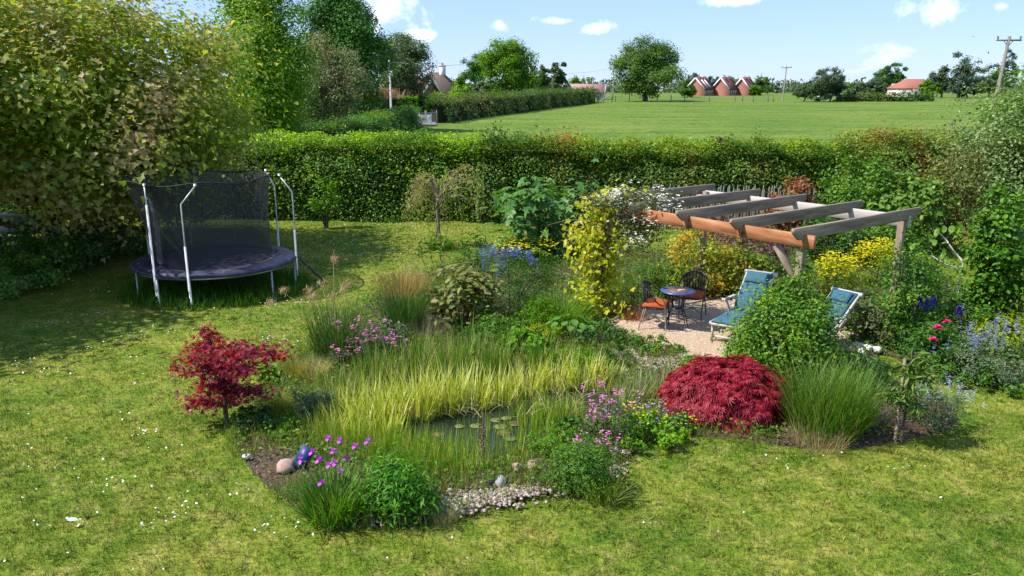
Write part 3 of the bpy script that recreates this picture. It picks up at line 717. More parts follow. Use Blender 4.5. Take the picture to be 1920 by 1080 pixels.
c = AT(1133, 181, 215); house('low_tiled_house', 'low house with long pink tiled roof left of the field oak', (c[0], 215, gz(c[0], 215)), math.radians(80), 7, 9, 1.9, 3.9, RENDER, plain_mat('pink_tiles', [(.30, .16, .15), (.40, .24, .22)], 5, .85, .1), windows=[('side', 2, 1.1, 1.4, 1.0, 'window'), ('side', 6, 1.1, 1.4, 1.0, 'window')])
c = AT(808, 195, 150); house('brick_lodge', 'plum brick house with red roof and white bay beside the lane', (c[0], 150, gz(c[0], 150) - .3), math.radians(62), 5.5, 6.5, 3.0, 5.6, BRICK_D, TILE, windows=[('side', 1.2, 2.0, 1.0, 1.9, 'window'), ('front', 0, 1.6, 1.6, 1.4, 'window')])
c = AT(848, 195, 158); house('brown_roofed_house', 'house with steep brown roof and tall chimney behind the lane hedge', (c[0], 158, gz(c[0], 158) - .3), math.radians(58), 7.5, 7.5, 3.0, 6.6, RENDER, TILE_B, hip=2.5, chimneys=[(0, 2.2, 1.0, 1.4)], chim_m=RENDER, windows=[('side', 2, 2.0, 1.6, 1.2, 'window')])
c = AT(1060, 178, 200); house('grey_roofed_house', 'house with grey brown roof behind the far hedge corner', (c[0], 200, gz(c[0], 200)), math.radians(60), 7, 10, 2.4, 5.2, RENDER, TILE_B, windows=[('side', 4, 1.4, 1.5, 1.1, 'window')])

# ------------------------------------------------------------------ far hedges, lane, gates, fences, poles
def hedge(name, label, a, b, h, t, mat, n, size, group=None, h2=None, rough=.10, core_m=None, tpl=KITE, shoots=None):
    """clipped hedge from a to b (ground points), leaves over top, faces and ends"""
    a, b = np.array(a, float)[:2], np.array(b, float)[:2]; d = b - a; L = np.linalg.norm(d); d /= L; nrm = np.array([-d[1], d[0]]); h2 = h2 or h
    o = thing(name, label, 'hedge', (a[0], a[1], float(gz(*a))))
    n = int(n * .78); u = rng.random(n) * (1.25 * h + t); s = rng.random(n) * L
    hs = (h + (h2 - h) * s / L); on_f = u < h; on_t = (u >= h) & (u < h + t)
    z = np.where(on_f, u / h, np.where(on_t, 1.0, (u - h - t) / h)) * hs; off = np.where(on_f, -t / 2, np.where(on_t, u - h - t / 2, t / 2))
    zr = np.clip((z / hs - .55) / .45, 0, 1); rnd = .32 * t * zr ** 2 * ~on_t; off = off + np.where(on_f, rnd, -rnd); z = np.where(on_t, z - .12 * hs * np.abs(off / (t / 2)) ** 3 * .6, z)
    O = np.where(on_t[:, None], np.array([0, 0, 1.0]), np.where(on_f, -1, 1)[:, None] * np.r_[nrm, 0])
    k = rng.random(n); m_end = k < .5 * t / L; s = np.where(m_end, np.where(rng.random(n) < .5, 0, L), s)
    wob = rough * (1.2 * np.sin(s * .83 + 2 * np.sin(z * 1.3)) + np.sin(s * 1.9 + z * 2) + .7 * np.sin(s * 4.7 + 1 + z * 3.1) + .8 * rng.normal(size=n))
    base = a + d * s[:, None] + nrm * off[:, None]
    P = np.c_[d * s[:, None] + nrm * off[:, None], z + gz(base[:, 0], base[:, 1]) - o.location[2]] + O * wob[:, None]
    O = unit(O + np.array([0, 0, 1.0]) * (zr * .9 * ~on_t)[:, None])
    # stray shoots on top
    P[:, 2] += np.where(on_t & (rng.random(n) < .06), rng.random(n) * rough * 3.2, 0)
    V, F = leaves(P, O * .55 + np.array([0, 0, .65]) + rng.normal(size=(n, 3)) * .45, size * (.6 + .8 * rng.random(n)), tpl, .3)
    obj('foliage', make_mesh('foliage', V, F), mat, o, 'stuff')
    if shoots:  # top growth whose brighter leaf colours also paint in the sunlit band
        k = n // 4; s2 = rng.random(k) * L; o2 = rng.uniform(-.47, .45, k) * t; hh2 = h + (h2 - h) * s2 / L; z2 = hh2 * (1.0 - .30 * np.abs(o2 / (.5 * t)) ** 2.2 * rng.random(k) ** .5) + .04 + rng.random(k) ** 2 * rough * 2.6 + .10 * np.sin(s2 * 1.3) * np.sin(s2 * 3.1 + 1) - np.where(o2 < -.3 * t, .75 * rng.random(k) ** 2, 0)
        P2 = np.c_[d * s2[:, None] + nrm * o2[:, None], z2]; V, F = leaves(P2, np.array([0, -.25, .7]) + rng.normal(size=(k, 3)) * .5, size * (.6 + .8 * rng.random(k)), tpl, -.2); obj('sunlit_new_shoots', make_mesh('sunlit_new_shoots', V, F), shoots, o, 'stuff')
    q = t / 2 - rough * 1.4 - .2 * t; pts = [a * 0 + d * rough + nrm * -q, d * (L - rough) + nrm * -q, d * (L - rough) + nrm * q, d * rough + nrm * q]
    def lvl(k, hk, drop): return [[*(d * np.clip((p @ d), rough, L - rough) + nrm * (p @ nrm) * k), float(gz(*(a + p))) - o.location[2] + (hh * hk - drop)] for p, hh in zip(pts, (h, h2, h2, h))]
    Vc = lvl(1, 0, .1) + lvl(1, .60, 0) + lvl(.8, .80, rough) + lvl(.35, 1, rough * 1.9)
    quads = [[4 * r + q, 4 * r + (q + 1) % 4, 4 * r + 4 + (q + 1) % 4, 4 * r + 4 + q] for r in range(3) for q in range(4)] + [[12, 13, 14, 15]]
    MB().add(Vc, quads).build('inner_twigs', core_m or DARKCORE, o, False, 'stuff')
    return o
HEDGE_DK = leaf_mat('lane_hedge_green', [(.03, .07, .015), (.06, .12, .025), (.10, .16, .04)], [(.11, .15, .04), (.16, .17, .06)], .25)
HEDGE_TRIM = leaf_mat('clipped_hedge_green', [(.035, .10, .015), (.06, .15, .025), (.11, .22, .04)], [(.12, .20, .04)] * 2, .3)
HEDGE_LIME = leaf_mat('lime_hedge_green', [(.10, .20, .02), (.17, .30, .03), (.24, .36, .05)])
HEDGE_YEW = leaf_mat('conifer_hedge_green', [(.02, .06, .012), (.035, .09, .02), (.05, .12, .025)])
def gp(px, y): c = AT(px, 200, y); return (c[0], y)
hedge('clipped_hedge', 'long clipped hedge left of the field gate, running away from the garden', gp(600, 52), gp(772, 88), 1.9, 2.4, HEDGE_TRIM, 15000, .17, rough=.13)
hedge('rounded_hedge', 'low dark hedge behind the garden hedge below the silvery tree', gp(470, 60), gp(612, 66), 1.8, 2.0, HEDGE_DK, 6000, .17, rough=.14)
hedge('field_hedge', 'long field hedge receding from the gate towards the oak', gp(815, 94), gp(1112, 182), 2.7, 2.6, HEDGE_DK, 24000, .26, rough=.2, h2=2.9)
hedge('dark_conifer_hedge', 'dark square conifer hedge behind the lane pole', gp(658, 112), gp(738, 110), 2.7, 1.8, HEDGE_YEW, 5000, .22, rough=.08)
hedge('bright_conifer_hedge', 'bright green clipped hedge right of the lane pole', gp(730, 111.5), gp(782, 112), 2.5, 1.8, leaf_mat('bright_conifer', [(.05, .15, .015), (.09, .23, .02), (.15, .30, .03)]), 4500, .2, rough=.08)
hedge('lime_hedge', 'lime green hedge across the lane above the gates', gp(784, 120), gp(862, 128), 2.6, 2.0, HEDGE_LIME, 5000, .24, rough=.16)
hedge('far_scrub_hedge', 'dark low scrub hedge along the far fence in front of the bungalow', gp(1565, 192), gp(1745, 190), 1.5, 2.0, HEDGE_DK, 5000, .4, rough=.25)
TAR = plain_mat('lane_tarmac', [(.16, .16, .19), (.24, .24, .28)], 2, .9, .2)
la, lb = gp(779, 90), gp(812, 104); 
Vl = [[*gp(776, 89), 0], [*gp(818, 89), 0], [*gp(812, 116), 0], [*gp(784, 116), 0]]
for v in Vl: v[2] = float(gz(v[0], v[1])) + .13
obj('lane', make_mesh('lane', np.array(Vl), np.array([[0, 1, 2, 3]])), TAR, None, 'structure')
STEEL = plain_mat('galvanised_steel', [(.42, .44, .46), (.55, .57, .58)], 6, .45, .4, metal=.4)
def field_gate(label, a, b, h=1.15):
    a = np.array([*a, float(gz(*a)) + .15]); b = np.array([*b, float(gz(*b)) + .15]); o = thing('field_gate', label, 'gate', a, 0, 'gates at the lane'); d = b - a
    for z in (.05, .25, .45, .68, .9, h):
        MB().tube([(0, 0, z), d + np.array([0, 0, z])], .028, 5).build('rail', STEEL, o, True)
    for s in (0, .5, 1):
        MB().tube([d * s + np.array([0, 0, 0]), d * s + np.array([0, 0, h])], .03, 5).build('upright', STEEL, o, True)
    for s in (-.02, 1.02):
        MB().tube([d * s + np.array([0, 0, -.4]), d * s + np.array([0, 0, h + .25])], .07, 6).build('post', BARK_PALE, o, True)
field_gate('steel gate standing closed across the lane mouth, the left one', gp(774, 91), gp(797, 91))
field_gate('steel gate against the field hedge, the right one', gp(799, 91), gp(818, 91.5))
WOODPOLE = plain_mat('weathered_pole', [(.12, .10, .085), (.22, .19, .165)], 6, .9, .1, stretch=(1, 1, .1))
WOODPALE = plain_mat('pale_pole', [(.30, .29, .28), (.42, .41, .40)], 6, .9, .1, stretch=(1, 1, .1))
def pole(label, loc, h, arm=0.0, r=.13, lean=0.0, mat=None, armz=.3, rz=0.0):
    o = thing('utility_pole', label, 'pole', loc, rz, 'utility poles')
    MB().tube([(-lean, 0, -.5), (0, 0, h)], [r * 1.2, r * .8], 8).build('shaft', mat or WOODPOLE, o, True)
    if arm:
        MB().beam((-arm / 2, 0, h - armz), (arm / 2, 0, h - armz), .1, .12).build('crossarm', WOODPOLE, o)
        for s in (-.46, 0.03, .46):
            MB().tube([(s * arm, 0, h - armz + .05), (s * arm, 0, h - armz + .3)], [.05, .08], 6).build('insulator', GLASS, o, True)
        for s in (-.2, .2):
            MB().beam((s * arm, .05, h - armz), (0, .05, h - armz - .5), .04, .04).build('brace', WOODPOLE, o)
    return o
c = AT(730, 112, 100); pole('wooden pole standing before the silvery green lane tree', (c[0], 100, gz(c[0], 100)), c[2] - gz(c[0], 100), mat=WOODPALE)
c = AT(1475, 124, 188); pole('slim pole with crossarm right of the brick cottages', (c[0], 188, gz(c[0], 188)), c[2] - gz(c[0], 188), 2.3, lean=.35)
c = AT(1893, 68, 66); pole('large leaning pole with crossarm above the variegated shrub', (c[0], 66, gz(c[0], 66)), c[2] - gz(c[0], 66), 1.95, r=.14, lean=.75)
c = AT(1151, 125, 215); pole('thin bare pole just left of the field oak crown', (c[0], 215, gz(c[0], 215)), c[2] - gz(c[0], 215))
c = AT(1113, 145, 205); pole('short thin pole above the low pink roof', (c[0], 205, gz(c[0], 205)), c[2] - gz(c[0], 205))
WIRE = plain_mat('overhead_wire', [(.20, .22, .25), (.28, .30, .33)], 2, .6, .2)
for pa, pb, ya, yb, lab in [((1151, 127), (985, 135), 215, 215, 'sagging wire between the thin pole and the green tree'), ((730, 116), (900, 112), 100, 215, 'sagging wire from the lane pole towards the dark far tree')]:
    A, Bq = AT(*pa, ya), AT(*pb, yb); s = np.linspace(0, 1, 12)[:, None]; pts = A * (1 - s) + Bq * s - np.array([0, 0, 1.0]) * (4 * s * (1 - s)) * .9
    tag(MB().tube(pts, .03, 4).build('overhead_wire', WIRE, None, True), lab, 'wire')
# post and wire fence along the far edge of the field
for k, px in enumerate(list(range(1128, 1310, 26)) + [1330, 1378, 1392, 1412, 1440, 1450, 1791, 1809, 1836]):
    y = 188 + .6 * math.sin(k * 3); c = AT(px, 190, y)
    o = thing('fence_post', 'weathered post in the far fence line of the field', 'fence post', (c[0], y, gz(c[0], y)), 0, 'posts along the far field fence')
    MB().box((0, 0, .55), (.16, .16, 1.5)).build('post', WOODPOLE, o)
    MB().box((0, 0, 1.33), (.19, .19, .06)).build('cap', WOODPOLE, o)
A, Bq = AT(1128, 190, 188), AT(1450, 190, 188)
for z in (.55, 1.05):
    A[2], Bq[2] = gz(A[0], 188) + z, gz(Bq[0], 188) + z
    tag(MB().tube([A, (A + Bq) / 2, Bq], .022, 4).build('fence_wire', WIRE, None, True), ('lower' if z < .8 else 'upper') + ' wire of the far field fence', 'wire')
c = AT(1140, 190, 186); o = thing('field_stile', 'leaning wooden stile rails at the field hedge end', 'stile', (c[0], 186, gz(c[0], 186)))
MB().beam((-2.0, 0, 0), (.6, 0, 1.7), .15, .15).build('rail', WOODPALE, o); MB().beam((-2.6, .1, .6), (1.2, .1, .6), .12, .15).build('rail', WOODPOLE, o); MB().box((-1, .1, .5), (.18, .18, 1.2)).build('post', WOODPOLE, o)
MB().box((.9, .1, .5), (.18, .18, 1.2)).build('post', WOODPOLE, o)

# ------------------------------------------------------------------ far trees
OAK = leaf_mat('oak_green', [(.035, .085, .015), (.065, .135, .022), (.11, .19, .035)], [(.10, .17, .03), (.13, .20, .035)], .3)
DKOAK = leaf_mat('dark_oak_green', [(.025, .085, .015), (.05, .135, .022), (.085, .19, .032)])
LIME = leaf_mat('fresh_green', [(.05, .13, .012), (.09, .20, .02), (.15, .27, .03)], [(.16, .27, .03), (.22, .32, .04)], .5)
SILVER = leaf_mat('silvery_green', [(.09, .13, .055), (.16, .20, .09), (.26, .29, .15)], [(.26, .23, .12), (.34, .29, .18)], .5)
WILLOW = leaf_mat('willow_green', [(.045, .085, .03), (.085, .13, .05), (.14, .18, .08)], [(.12, .15, .07)] * 2, .4)
BLUEG = leaf_mat('blue_conifer', [(.022, .055, .035), (.045, .085, .055), (.09, .13, .10)])
HAZE_G = leaf_mat('grey_green', [(.04, .075, .035), (.07, .11, .05), (.11, .15, .075)])
def ftree(name, label, px, y, top, hw, mat, z0=.15, n=5000, size=.4, clumps=70, **kw):
    c = AT(px, top, y); g = float(gz(c[0], y)); h = c[2] - g
    return tree(name, label, (c[0], y, g), hw * 1.08 * y / CAM_F, h * 1.03, z0 * h, mat, int(n * 1.7), size, clumps=int(clumps * 1.3), **kw)
ftree('oak_tree', 'broad solitary oak standing at the far edge of the field', 1214, 189, 80, 66, OAK, .13, 17000, .42, 90, cr=2.2, shell=.3, trunk_r=.55, limbs=24)
ftree('green_tree', 'rounded fresh green tree above the field hedge', 948, 152, 76, 58, LIME, .06, 14000, .36, 90, cr=1.6)
ftree('dark_tree', 'small dark tree peeping out left of the fresh green tree', 890, 215, 103, 30, DKOAK, .1, 4500, .42, 50)
ftree('lane_willow', 'tall loose silvery green tree behind the lane pole', 745, 118, 60, 56, WILLOW, .10, 15000, .30, 130, cr=1.3, shell=.3, droop=.9)
ftree('dark_oak', 'massive dark green oak rising out of frame behind the silvery tree', 628, 78, -80, 76, DKOAK, .08, 33000, .24, 190, cr=1.5, shell=.25, limbs=26)
ftree('fresh_green_tree', 'bright green tree between the bronze sycamore and the dark oak', 474, 41, -150, 96, leaf_mat('bright_tree_green', [(.06, .145, .013), (.10, .21, .02), (.165, .28, .03)], [(.18, .28, .03), (.24, .33, .04)], .6, trans=.42), .04, 33000, .145, 190, cr=1.05, shell=.3)
ftree('silver_tree', 'airy silvery leaved tree in front of the dark oak', 596, 56, 72, 70, SILVER, .14, 19000, .14, 150, cr=.85, shell=.25, bark=BARK_PALE, limbs=26, trunk_r=.12)
ftree('dark_bush', 'dark shrub below the bright green tree by the hedge', 530, 62, 172, 48, BLUEG, .02, 6000, .2, 50)
ftree('round_far_tree', 'small round olive tree left of the thin far poles', 1080, 232, 147, 18, LIME, .05, 2000, .5, 30)
for px, y, top, hw, m_, lab in [(1018, 170, 122, 17, WILLOW, 'narrow grey green tree right of the fresh green tree'), (1046, 168, 112, 15, HAZE_G, 'slim pointed tree rising from the field hedge'), (1298, 300, 138, 17, HAZE_G, 'small far tree behind the leftmost cottage chimney'), (1333, 310, 142, 13, BLUEG, 'bluish far tree between the first cottage chimneys'),
                                (1376, 320, 147, 22, OAK, 'dark far tree behind the right cottage roof'), (1428, 290, 144, 24, OAK, 'far tree standing just right of the cottages'), (1412, 282, 158, 14, LIME, 'lighter bush beside the right cottage'),
                                (1598, 262, 156, 14, LIME, 'yellow green bush right of the slate roofed house'), (1664, 285, 118, 20, DKOAK, 'taller dark conifer behind the hipped bungalow'), (1686, 290, 117, 16, DKOAK, 'right hand dark conifer behind the hipped bungalow'), (1643, 258, 148, 24, HAZE_G, 'grey green tree left of the hipped bungalow'),
                                (1742, 235, 152, 19, LIME, 'yellow green bush right of the white cottage'), (1735, 330, 147, 28, OAK, 'low dark tree behind the yellow green bush'), (1772, 240, 128, 22, HAZE_G, 'rounded grey green tree in the right hand far clump'), (1808, 238, 97, 28, HAZE_G, 'tallest tree of the right hand far clump'), (1818, 228, 138, 34, BLUEG, 'blue green cedar in the right hand far clump'),
                                (1862, 250, 124, 42, OAK, 'broad olive tree at the right of the far clump'), (1895, 262, 92, 20, BLUEG, 'flat topped dark pine behind the large leaning pole'), (868, 150, 148, 24, LIME, 'bushy green shrub before the brown roofed house'), (900, 145, 155, 22, WILLOW, 'olive shrub below the fresh green tree'),
                                (1440, 330, 155, 24, HAZE_G, 'hazy far tree left of the crossarm pole'), (1290, 240, 150, 16, OAK, 'bush between the field oak and the cottages'), (1612, 210, 152, 16, HAZE_G, 'thin windswept sapling right of the slate roofed house')]:
    ftree('far_tree', lab, px, y, top, hw, m_, .04, 2600, .5, 40, group='trees along the far edge of the view')
for px, y, top, hw, lab in [(1540, 188, 130, 34, 'larger windswept thorn tree leaning right'), (1510, 190, 152, 24, 'smaller windswept thorn tree left of its larger neighbour'), (1560, 191, 140, 20, 'dark thorn tree at the right of the windswept group')]:
    ftree('thorn_tree', lab, px, y, top, hw, HAZE_G, .08, 4200, .36, 60, shell=.25, lean=(2.0, 0), group='windswept thorn trees', limbs=24)
# far woodland that reads as one mass along the horizon
Pw = []
for k in range(300):
    x = rng.uniform(-440, 440); y = rng.uniform(430, 580); hh = rng.uniform(4, 9.5); rw = rng.uniform(5, 11); d = rand_dir(110); d[:, 2] = np.abs(d[:, 2]); Pw.append(d * np.array([rw, 5, hh]) * rng.uniform(.7, 1.05, (110, 1)) + np.array([x, y, float(gz(x, y))]))
Pw = np.concatenate(Pw); V, F = leaves(Pw, rng.normal(size=Pw.shape) + np.array([0, -.6, .6]), rng.uniform(1.2, 2.6, len(Pw)), KITE); obj('far_woodland', make_mesh('far_woodland', V, F), leaf_mat('far_wood_green', [(.06, .095, .05), (.09, .13, .07), (.13, .165, .095)]), None, 'stuff')
# the rusty dead shrub on the conifer hedge
c = AT(705, 175, 108); o = thing('russet_shrub', 'russet feathery shrub topping the dark conifer hedge', 'shrub', (c[0], 108, gz(c[0], 108)))
n = 1400; a = rng.random(n) * 6.28; B = np.c_[rng.normal(size=n) * 1.5, rng.normal(size=n) * .5, 2.3 + rng.random(n) * .9]
V, F = blade_arr(B, a, rng.uniform(.5, 1.3, n), rng.uniform(.1, 1.0, n), np.full(n, .09), .5, 2)
obj('twigs', make_mesh('twigs', V, F), leaf_mat('russet_twig', [(.22, .12, .085), (.31, .18, .135), (.40, .26, .21)]), o, 'stuff')
MB().tube([(0, 0, 0), (.1, 0, 2.6)], [.12, .06], 6).build('trunk', BARK, o, True)

# ------------------------------------------------------------------ the garden hedge
HORN = leaf_mat('hornbeam_green', [(.035, .095, .012), (.065, .15, .018), (.11, .21, .028), (.18, .28, .045)], [(.13, .23, .02), (.18, .28, .03)], .9, (.50, .66), spec=.4)
BEECH = leaf_mat('beech_green', [(.035, .09, .014), (.065, .14, .02), (.11, .195, .03), (.17, .24, .05)], [(.14, .19, .03), (.22, .19, .05)], .7, (.52, .68), spec=.4)
MIXED = leaf_mat('mixed_hedge_green', [(.05, .105, .018), (.09, .16, .026), (.15, .22, .04), (.22, .26, .07)], [(.22, .20, .05), (.26, .16, .06)], .8, (.5, .62), spec=.4)
def hedge_pt(px): 
    t = (px - 700) / 800.0; y = 27.2 - 1.0 * t; c = AT(px, 400, y); return (c[0], y)
hedge('hornbeam_hedge', 'tall fresh green hedge behind the trampoline and young tree', hedge_pt(-160), hedge_pt(905), 2.55, 1.9, HORN, 100000, .085, rough=.10, tpl=KITE, shoots=leaf_mat('hornbeam_sunlit_growth', [(.15, .27, .015), (.23, .36, .025), (.32, .45, .05)], trans=.4))
hedge('beech_hedge', 'tall green hedge tinged copper on top, behind the pergola', hedge_pt(905), hedge_pt(1560), 2.45, 1.9, BEECH, 80000, .085, rough=.10, h2=2.35, tpl=KITE, shoots=leaf_mat('beech_sunlit_growth', [(.11, .20, .02), (.18, .27, .03), (.28, .33, .05)], [(.30, .24, .06), (.36, .20, .07)], .35, (.54, .64), trans=.4))
hedge('mixed_hedge', 'uneven mixed hedge at the right, behind the back shrubs', hedge_pt(1560), hedge_pt(1960), 2.5, 1.9, MIXED, 44000, .085, rough=.16, h2=2.5, tpl=KITE, shoots=leaf_mat('mixed_sunlit_growth', [(.11, .18, .02), (.19, .24, .035), (.28, .27, .06)], [(.28, .20, .06), (.34, .22, .06)], .5, trans=.4))
# bits of other shrubs growing through the hedge
def tuft(label, px, py, y, r, mat, n=260, size=.08, cat='shrub', name='hedge_shoot', h=None):
    c = AT(px, py, y); h = h or 2 * r
    o = thing(name, label, cat, (c[0], y, c[2] - r)); P = rng.normal(size=(n, 3)) * r * .42 + np.array([0, 0, r]); V, F = leaves(P, rng.normal(size=(n, 3)) * .6 + np.array([0, 0, .5]), size * (.6 + .8 * rng.random(n)), KITE)
    obj('foliage', make_mesh('foliage', V, F), mat, o, 'stuff')
    MB().tube([(0, 0, -.9), (.03, 0, r)], [.02, .008], 5).build('stem', BARK, o, True); return o
PURPLE = leaf_mat('purple_leaf', [(.05, .012, .02), (.10, .025, .045), (.17, .05, .08)])
COPPER = leaf_mat('copper_leaf', [(.18, .09, .03), (.30, .16, .05), (.40, .20, .07), (.26, .22, .05)])
tuft('small purple leaved shoot growing out of the hedge top', 1352, 272, 26.2, .28, PURPLE, 500, .07)
tuft('copper red shoot on the hedge top above the fig', 1062, 262, 26.5, .5, COPPER, 300, .08)
tuft('orange copper patch on the hedge top beside the red shoot', 1010, 272, 26.6, .45, COPPER, 260, .08)
tuft('pale green sprig standing above the hedge right of centre', 1420, 258, 26.2, .3, HORN, 120, .07)
tuft('dark bare sprig sticking out of the mixed hedge', 1790, 242, 25.9, .3, BARK_PALE, 60, .1)
tuft('deep green bush swelling from the hedge left of the seam', 930, 268, 26.4, .6, HEDGE_DK, 900, .09)
# ------------------------------------------------------------------ big trees and shade planting at the left
SYC = leaf_mat('sycamore_bronze_green', [(.12, .20, .02), (.185, .265, .034), (.26, .32, .055), (.35, .36, .09)], [(.30, .25, .10), (.42, .31, .16), (.50, .38, .24)], .42, (.51, .66), trans=.55, spec=.35)
def big_tree(name, label, loc, rx, ry, h, z0, mat, n, size, clumps, cr, singles=0, limbs=40):
    o = thing(name, label, 'tree', loc); rz = (h - z0) / 2; cz = z0 + rz
    P, O, C = dome_pts(n, rx - cr * .4, ry - cr * .4, rz - cr * .3, 0, clumps, cr, .55, -rz, .6, .05)
    P[:, 2] += cz; C[:, 2] += cz
    kp = ~((P[:, 0] < 1.2) & (P[:, 2] < 1.9)) if singles else np.ones(n, bool); P, O = P[kp], O[kp]; n = len(P)
    # leaves sit in shelving layers, drooping outward
    Nn = O * .55 + np.array([0, 0, .55]) + rng.normal(size=P.shape) * .3
    S = size * (.45 + .85 * rng.random(n))
    if singles:
        toC = -np.array(loc)[:2] - 0; front = (P[:, :2] @ unit(toC)) + .35 * P[:, 0]
        vis = np.argsort(-front)[:int(n * .2)]; pick = rng.choice(vis, singles, replace=False)
        mask = np.ones(n, bool); mask[pick] = False
        Vt, Ft = MAPLE; shared = make_mesh('leaf', Vt, Ft); shared.materials.append(mat)
        for q in pick:
            l = bpy.data.objects.new('leaf', shared); COL.objects.link(l); l.parent = o
            l.location = [float(v) for v in P[q]]; s = float(S[q]) * 1.05; l.scale = (s, s, s)
            l.rotation_euler = (float(rng.normal() * .35), float(.35 + rng.normal() * .3), float(rng.random() * 6.28))
        P, Nn, S = P[mask], Nn[mask], S[mask]
    V, F = leaves(P, Nn, S, MAPLE4, .5)
    obj('crown', make_mesh('crown', V, F), mat, o, 'stuff')
    k = n // 13; d = rand_dir(k); Pi = d * (rng.uniform(.15, .80, k) ** .7)[:, None] * np.array([rx, ry, rz]) + np.array([0, 0, cz]); Pi = Pi[~((Pi[:, 0] < 1.2) & (Pi[:, 2] < 2.0))]
    V, F = leaves(Pi, np.array([0, 0, 1.]) + rng.normal(size=Pi.shape) * .4, rng.uniform(.22, .38, len(Pi)), KITE, .4); obj('shadow_foliage', make_mesh('shadow_foliage', V, F), mat, o, 'stuff')  # oversized leaves added unseen inside the crown to deepen its lawn shadow
    mb = MB(); top = np.array([.4, .2, h * .86]); s = np.linspace(0, 1, 9)[:, None]
    ctr = np.array([0, 0, -.2]) * (1 - s) + top * s + np.c_[np.sin(s * 5) * .18, np.cos(s * 4) * .15, s * 0]
    mb.tube(ctr, .26 * np.linspace(1.2, .22, 9), 9)
    for t in C[rng.choice(len(C), limbs, replace=False)]:
        i = int(np.clip(np.searchsorted(ctr[:, 2], t[2] - .45 * np.hypot(t[0], t[1])), 1, 7)); limb_mesh(mb, ctr[i], [t], .085, 6, .25, .07, .12)
    mb.build('trunk', BARK, o, True)
    return o
big_tree('sycamore_tree', 'big bronze green sycamore filling the left of the picture', (-12.0, 20.2, 0), 5.7, 4.8, 7.3, .3, SYC, 76000, .145, 420, .9, 300)
SYC2 = leaf_mat('sycamore_olive', [(.04, .085, .012), (.075, .13, .018), (.12, .175, .028)], [(.16, .16, .03), (.24, .19, .06)], .5, (.54, .66), trans=.35, spec=.35)
big_tree('field_maple', 'olive green maple at the far left edge before the sycamore', (-13.9, 14.5, 0), 4.1, 3.9, 7.4, 1.4, SYC2, 24000, .19, 150, 1.0, 0, 24)
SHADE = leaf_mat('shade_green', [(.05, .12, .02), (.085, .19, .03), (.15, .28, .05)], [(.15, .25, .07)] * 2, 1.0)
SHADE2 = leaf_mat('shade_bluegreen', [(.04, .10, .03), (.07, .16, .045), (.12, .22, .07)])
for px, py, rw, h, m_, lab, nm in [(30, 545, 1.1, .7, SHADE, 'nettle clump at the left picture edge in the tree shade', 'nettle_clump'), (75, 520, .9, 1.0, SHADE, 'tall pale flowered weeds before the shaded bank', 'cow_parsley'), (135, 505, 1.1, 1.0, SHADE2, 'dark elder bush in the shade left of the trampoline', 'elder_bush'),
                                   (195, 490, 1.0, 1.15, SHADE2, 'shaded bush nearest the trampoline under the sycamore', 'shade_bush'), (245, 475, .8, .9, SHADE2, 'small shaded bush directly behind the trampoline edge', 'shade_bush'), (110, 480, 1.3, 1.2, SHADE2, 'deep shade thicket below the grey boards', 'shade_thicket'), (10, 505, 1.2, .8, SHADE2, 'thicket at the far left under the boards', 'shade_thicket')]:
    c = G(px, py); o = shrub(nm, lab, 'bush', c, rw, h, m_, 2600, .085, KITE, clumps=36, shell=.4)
    if nm == 'cow_parsley':
        k = 90; P = np.c_[rng.normal(size=(k, 2)) * .5, 1.0 + rng.random(k) * .4]; V, F = petal_heads(P, .05, 5, .1)
        obj('flower_heads', make_mesh('flower_heads', V, F), leaf_mat('cream_umbel', [(.5, .55, .42), (.65, .68, .58)], trans=.1), o, 'stuff')
BOARDS = plain_mat('silvered_boards', [(.28, .30, .34), (.45, .47, .52)], 9, .8, .2, stretch=(.2, 1, 1))
for k, (px, py, w, rz) in enumerate([(8, 432, 1.9, .06), (30, 424, 1.6, -.08), (6, 416, 1.5, .10), (2, 406, 1.3, -.05)]):
    c = AT(px, py, 21.6 + .1 * k); o = MB().box((0, 0, 0), (w, .55, .10)).box((.05, -.3, -.03), (w * .9, .09, .05)).build('grey_board', BOARDS); o.location = c; o.rotation_euler = (0, .02 * k, rz)
    tag(o, ['lowest', 'second lowest', 'second highest', 'topmost'][k] + ' silvered board in the stack at the left edge', 'board', 'stack of grey boards')
c = AT(12, 446, 21.75); o = thing('board_trestle', 'dark timber trestle under the grey boards', 'trestle', (c[0], 21.75, 0))
for s in (-.6, .6): MB().box((s, 0, c[2] / 2), (.12, .5, c[2])).build('leg', BARK, o)
MB().box((0, 0, c[2] - .03), (1.4, .1, .12)).build('crossbar', BARK, o)

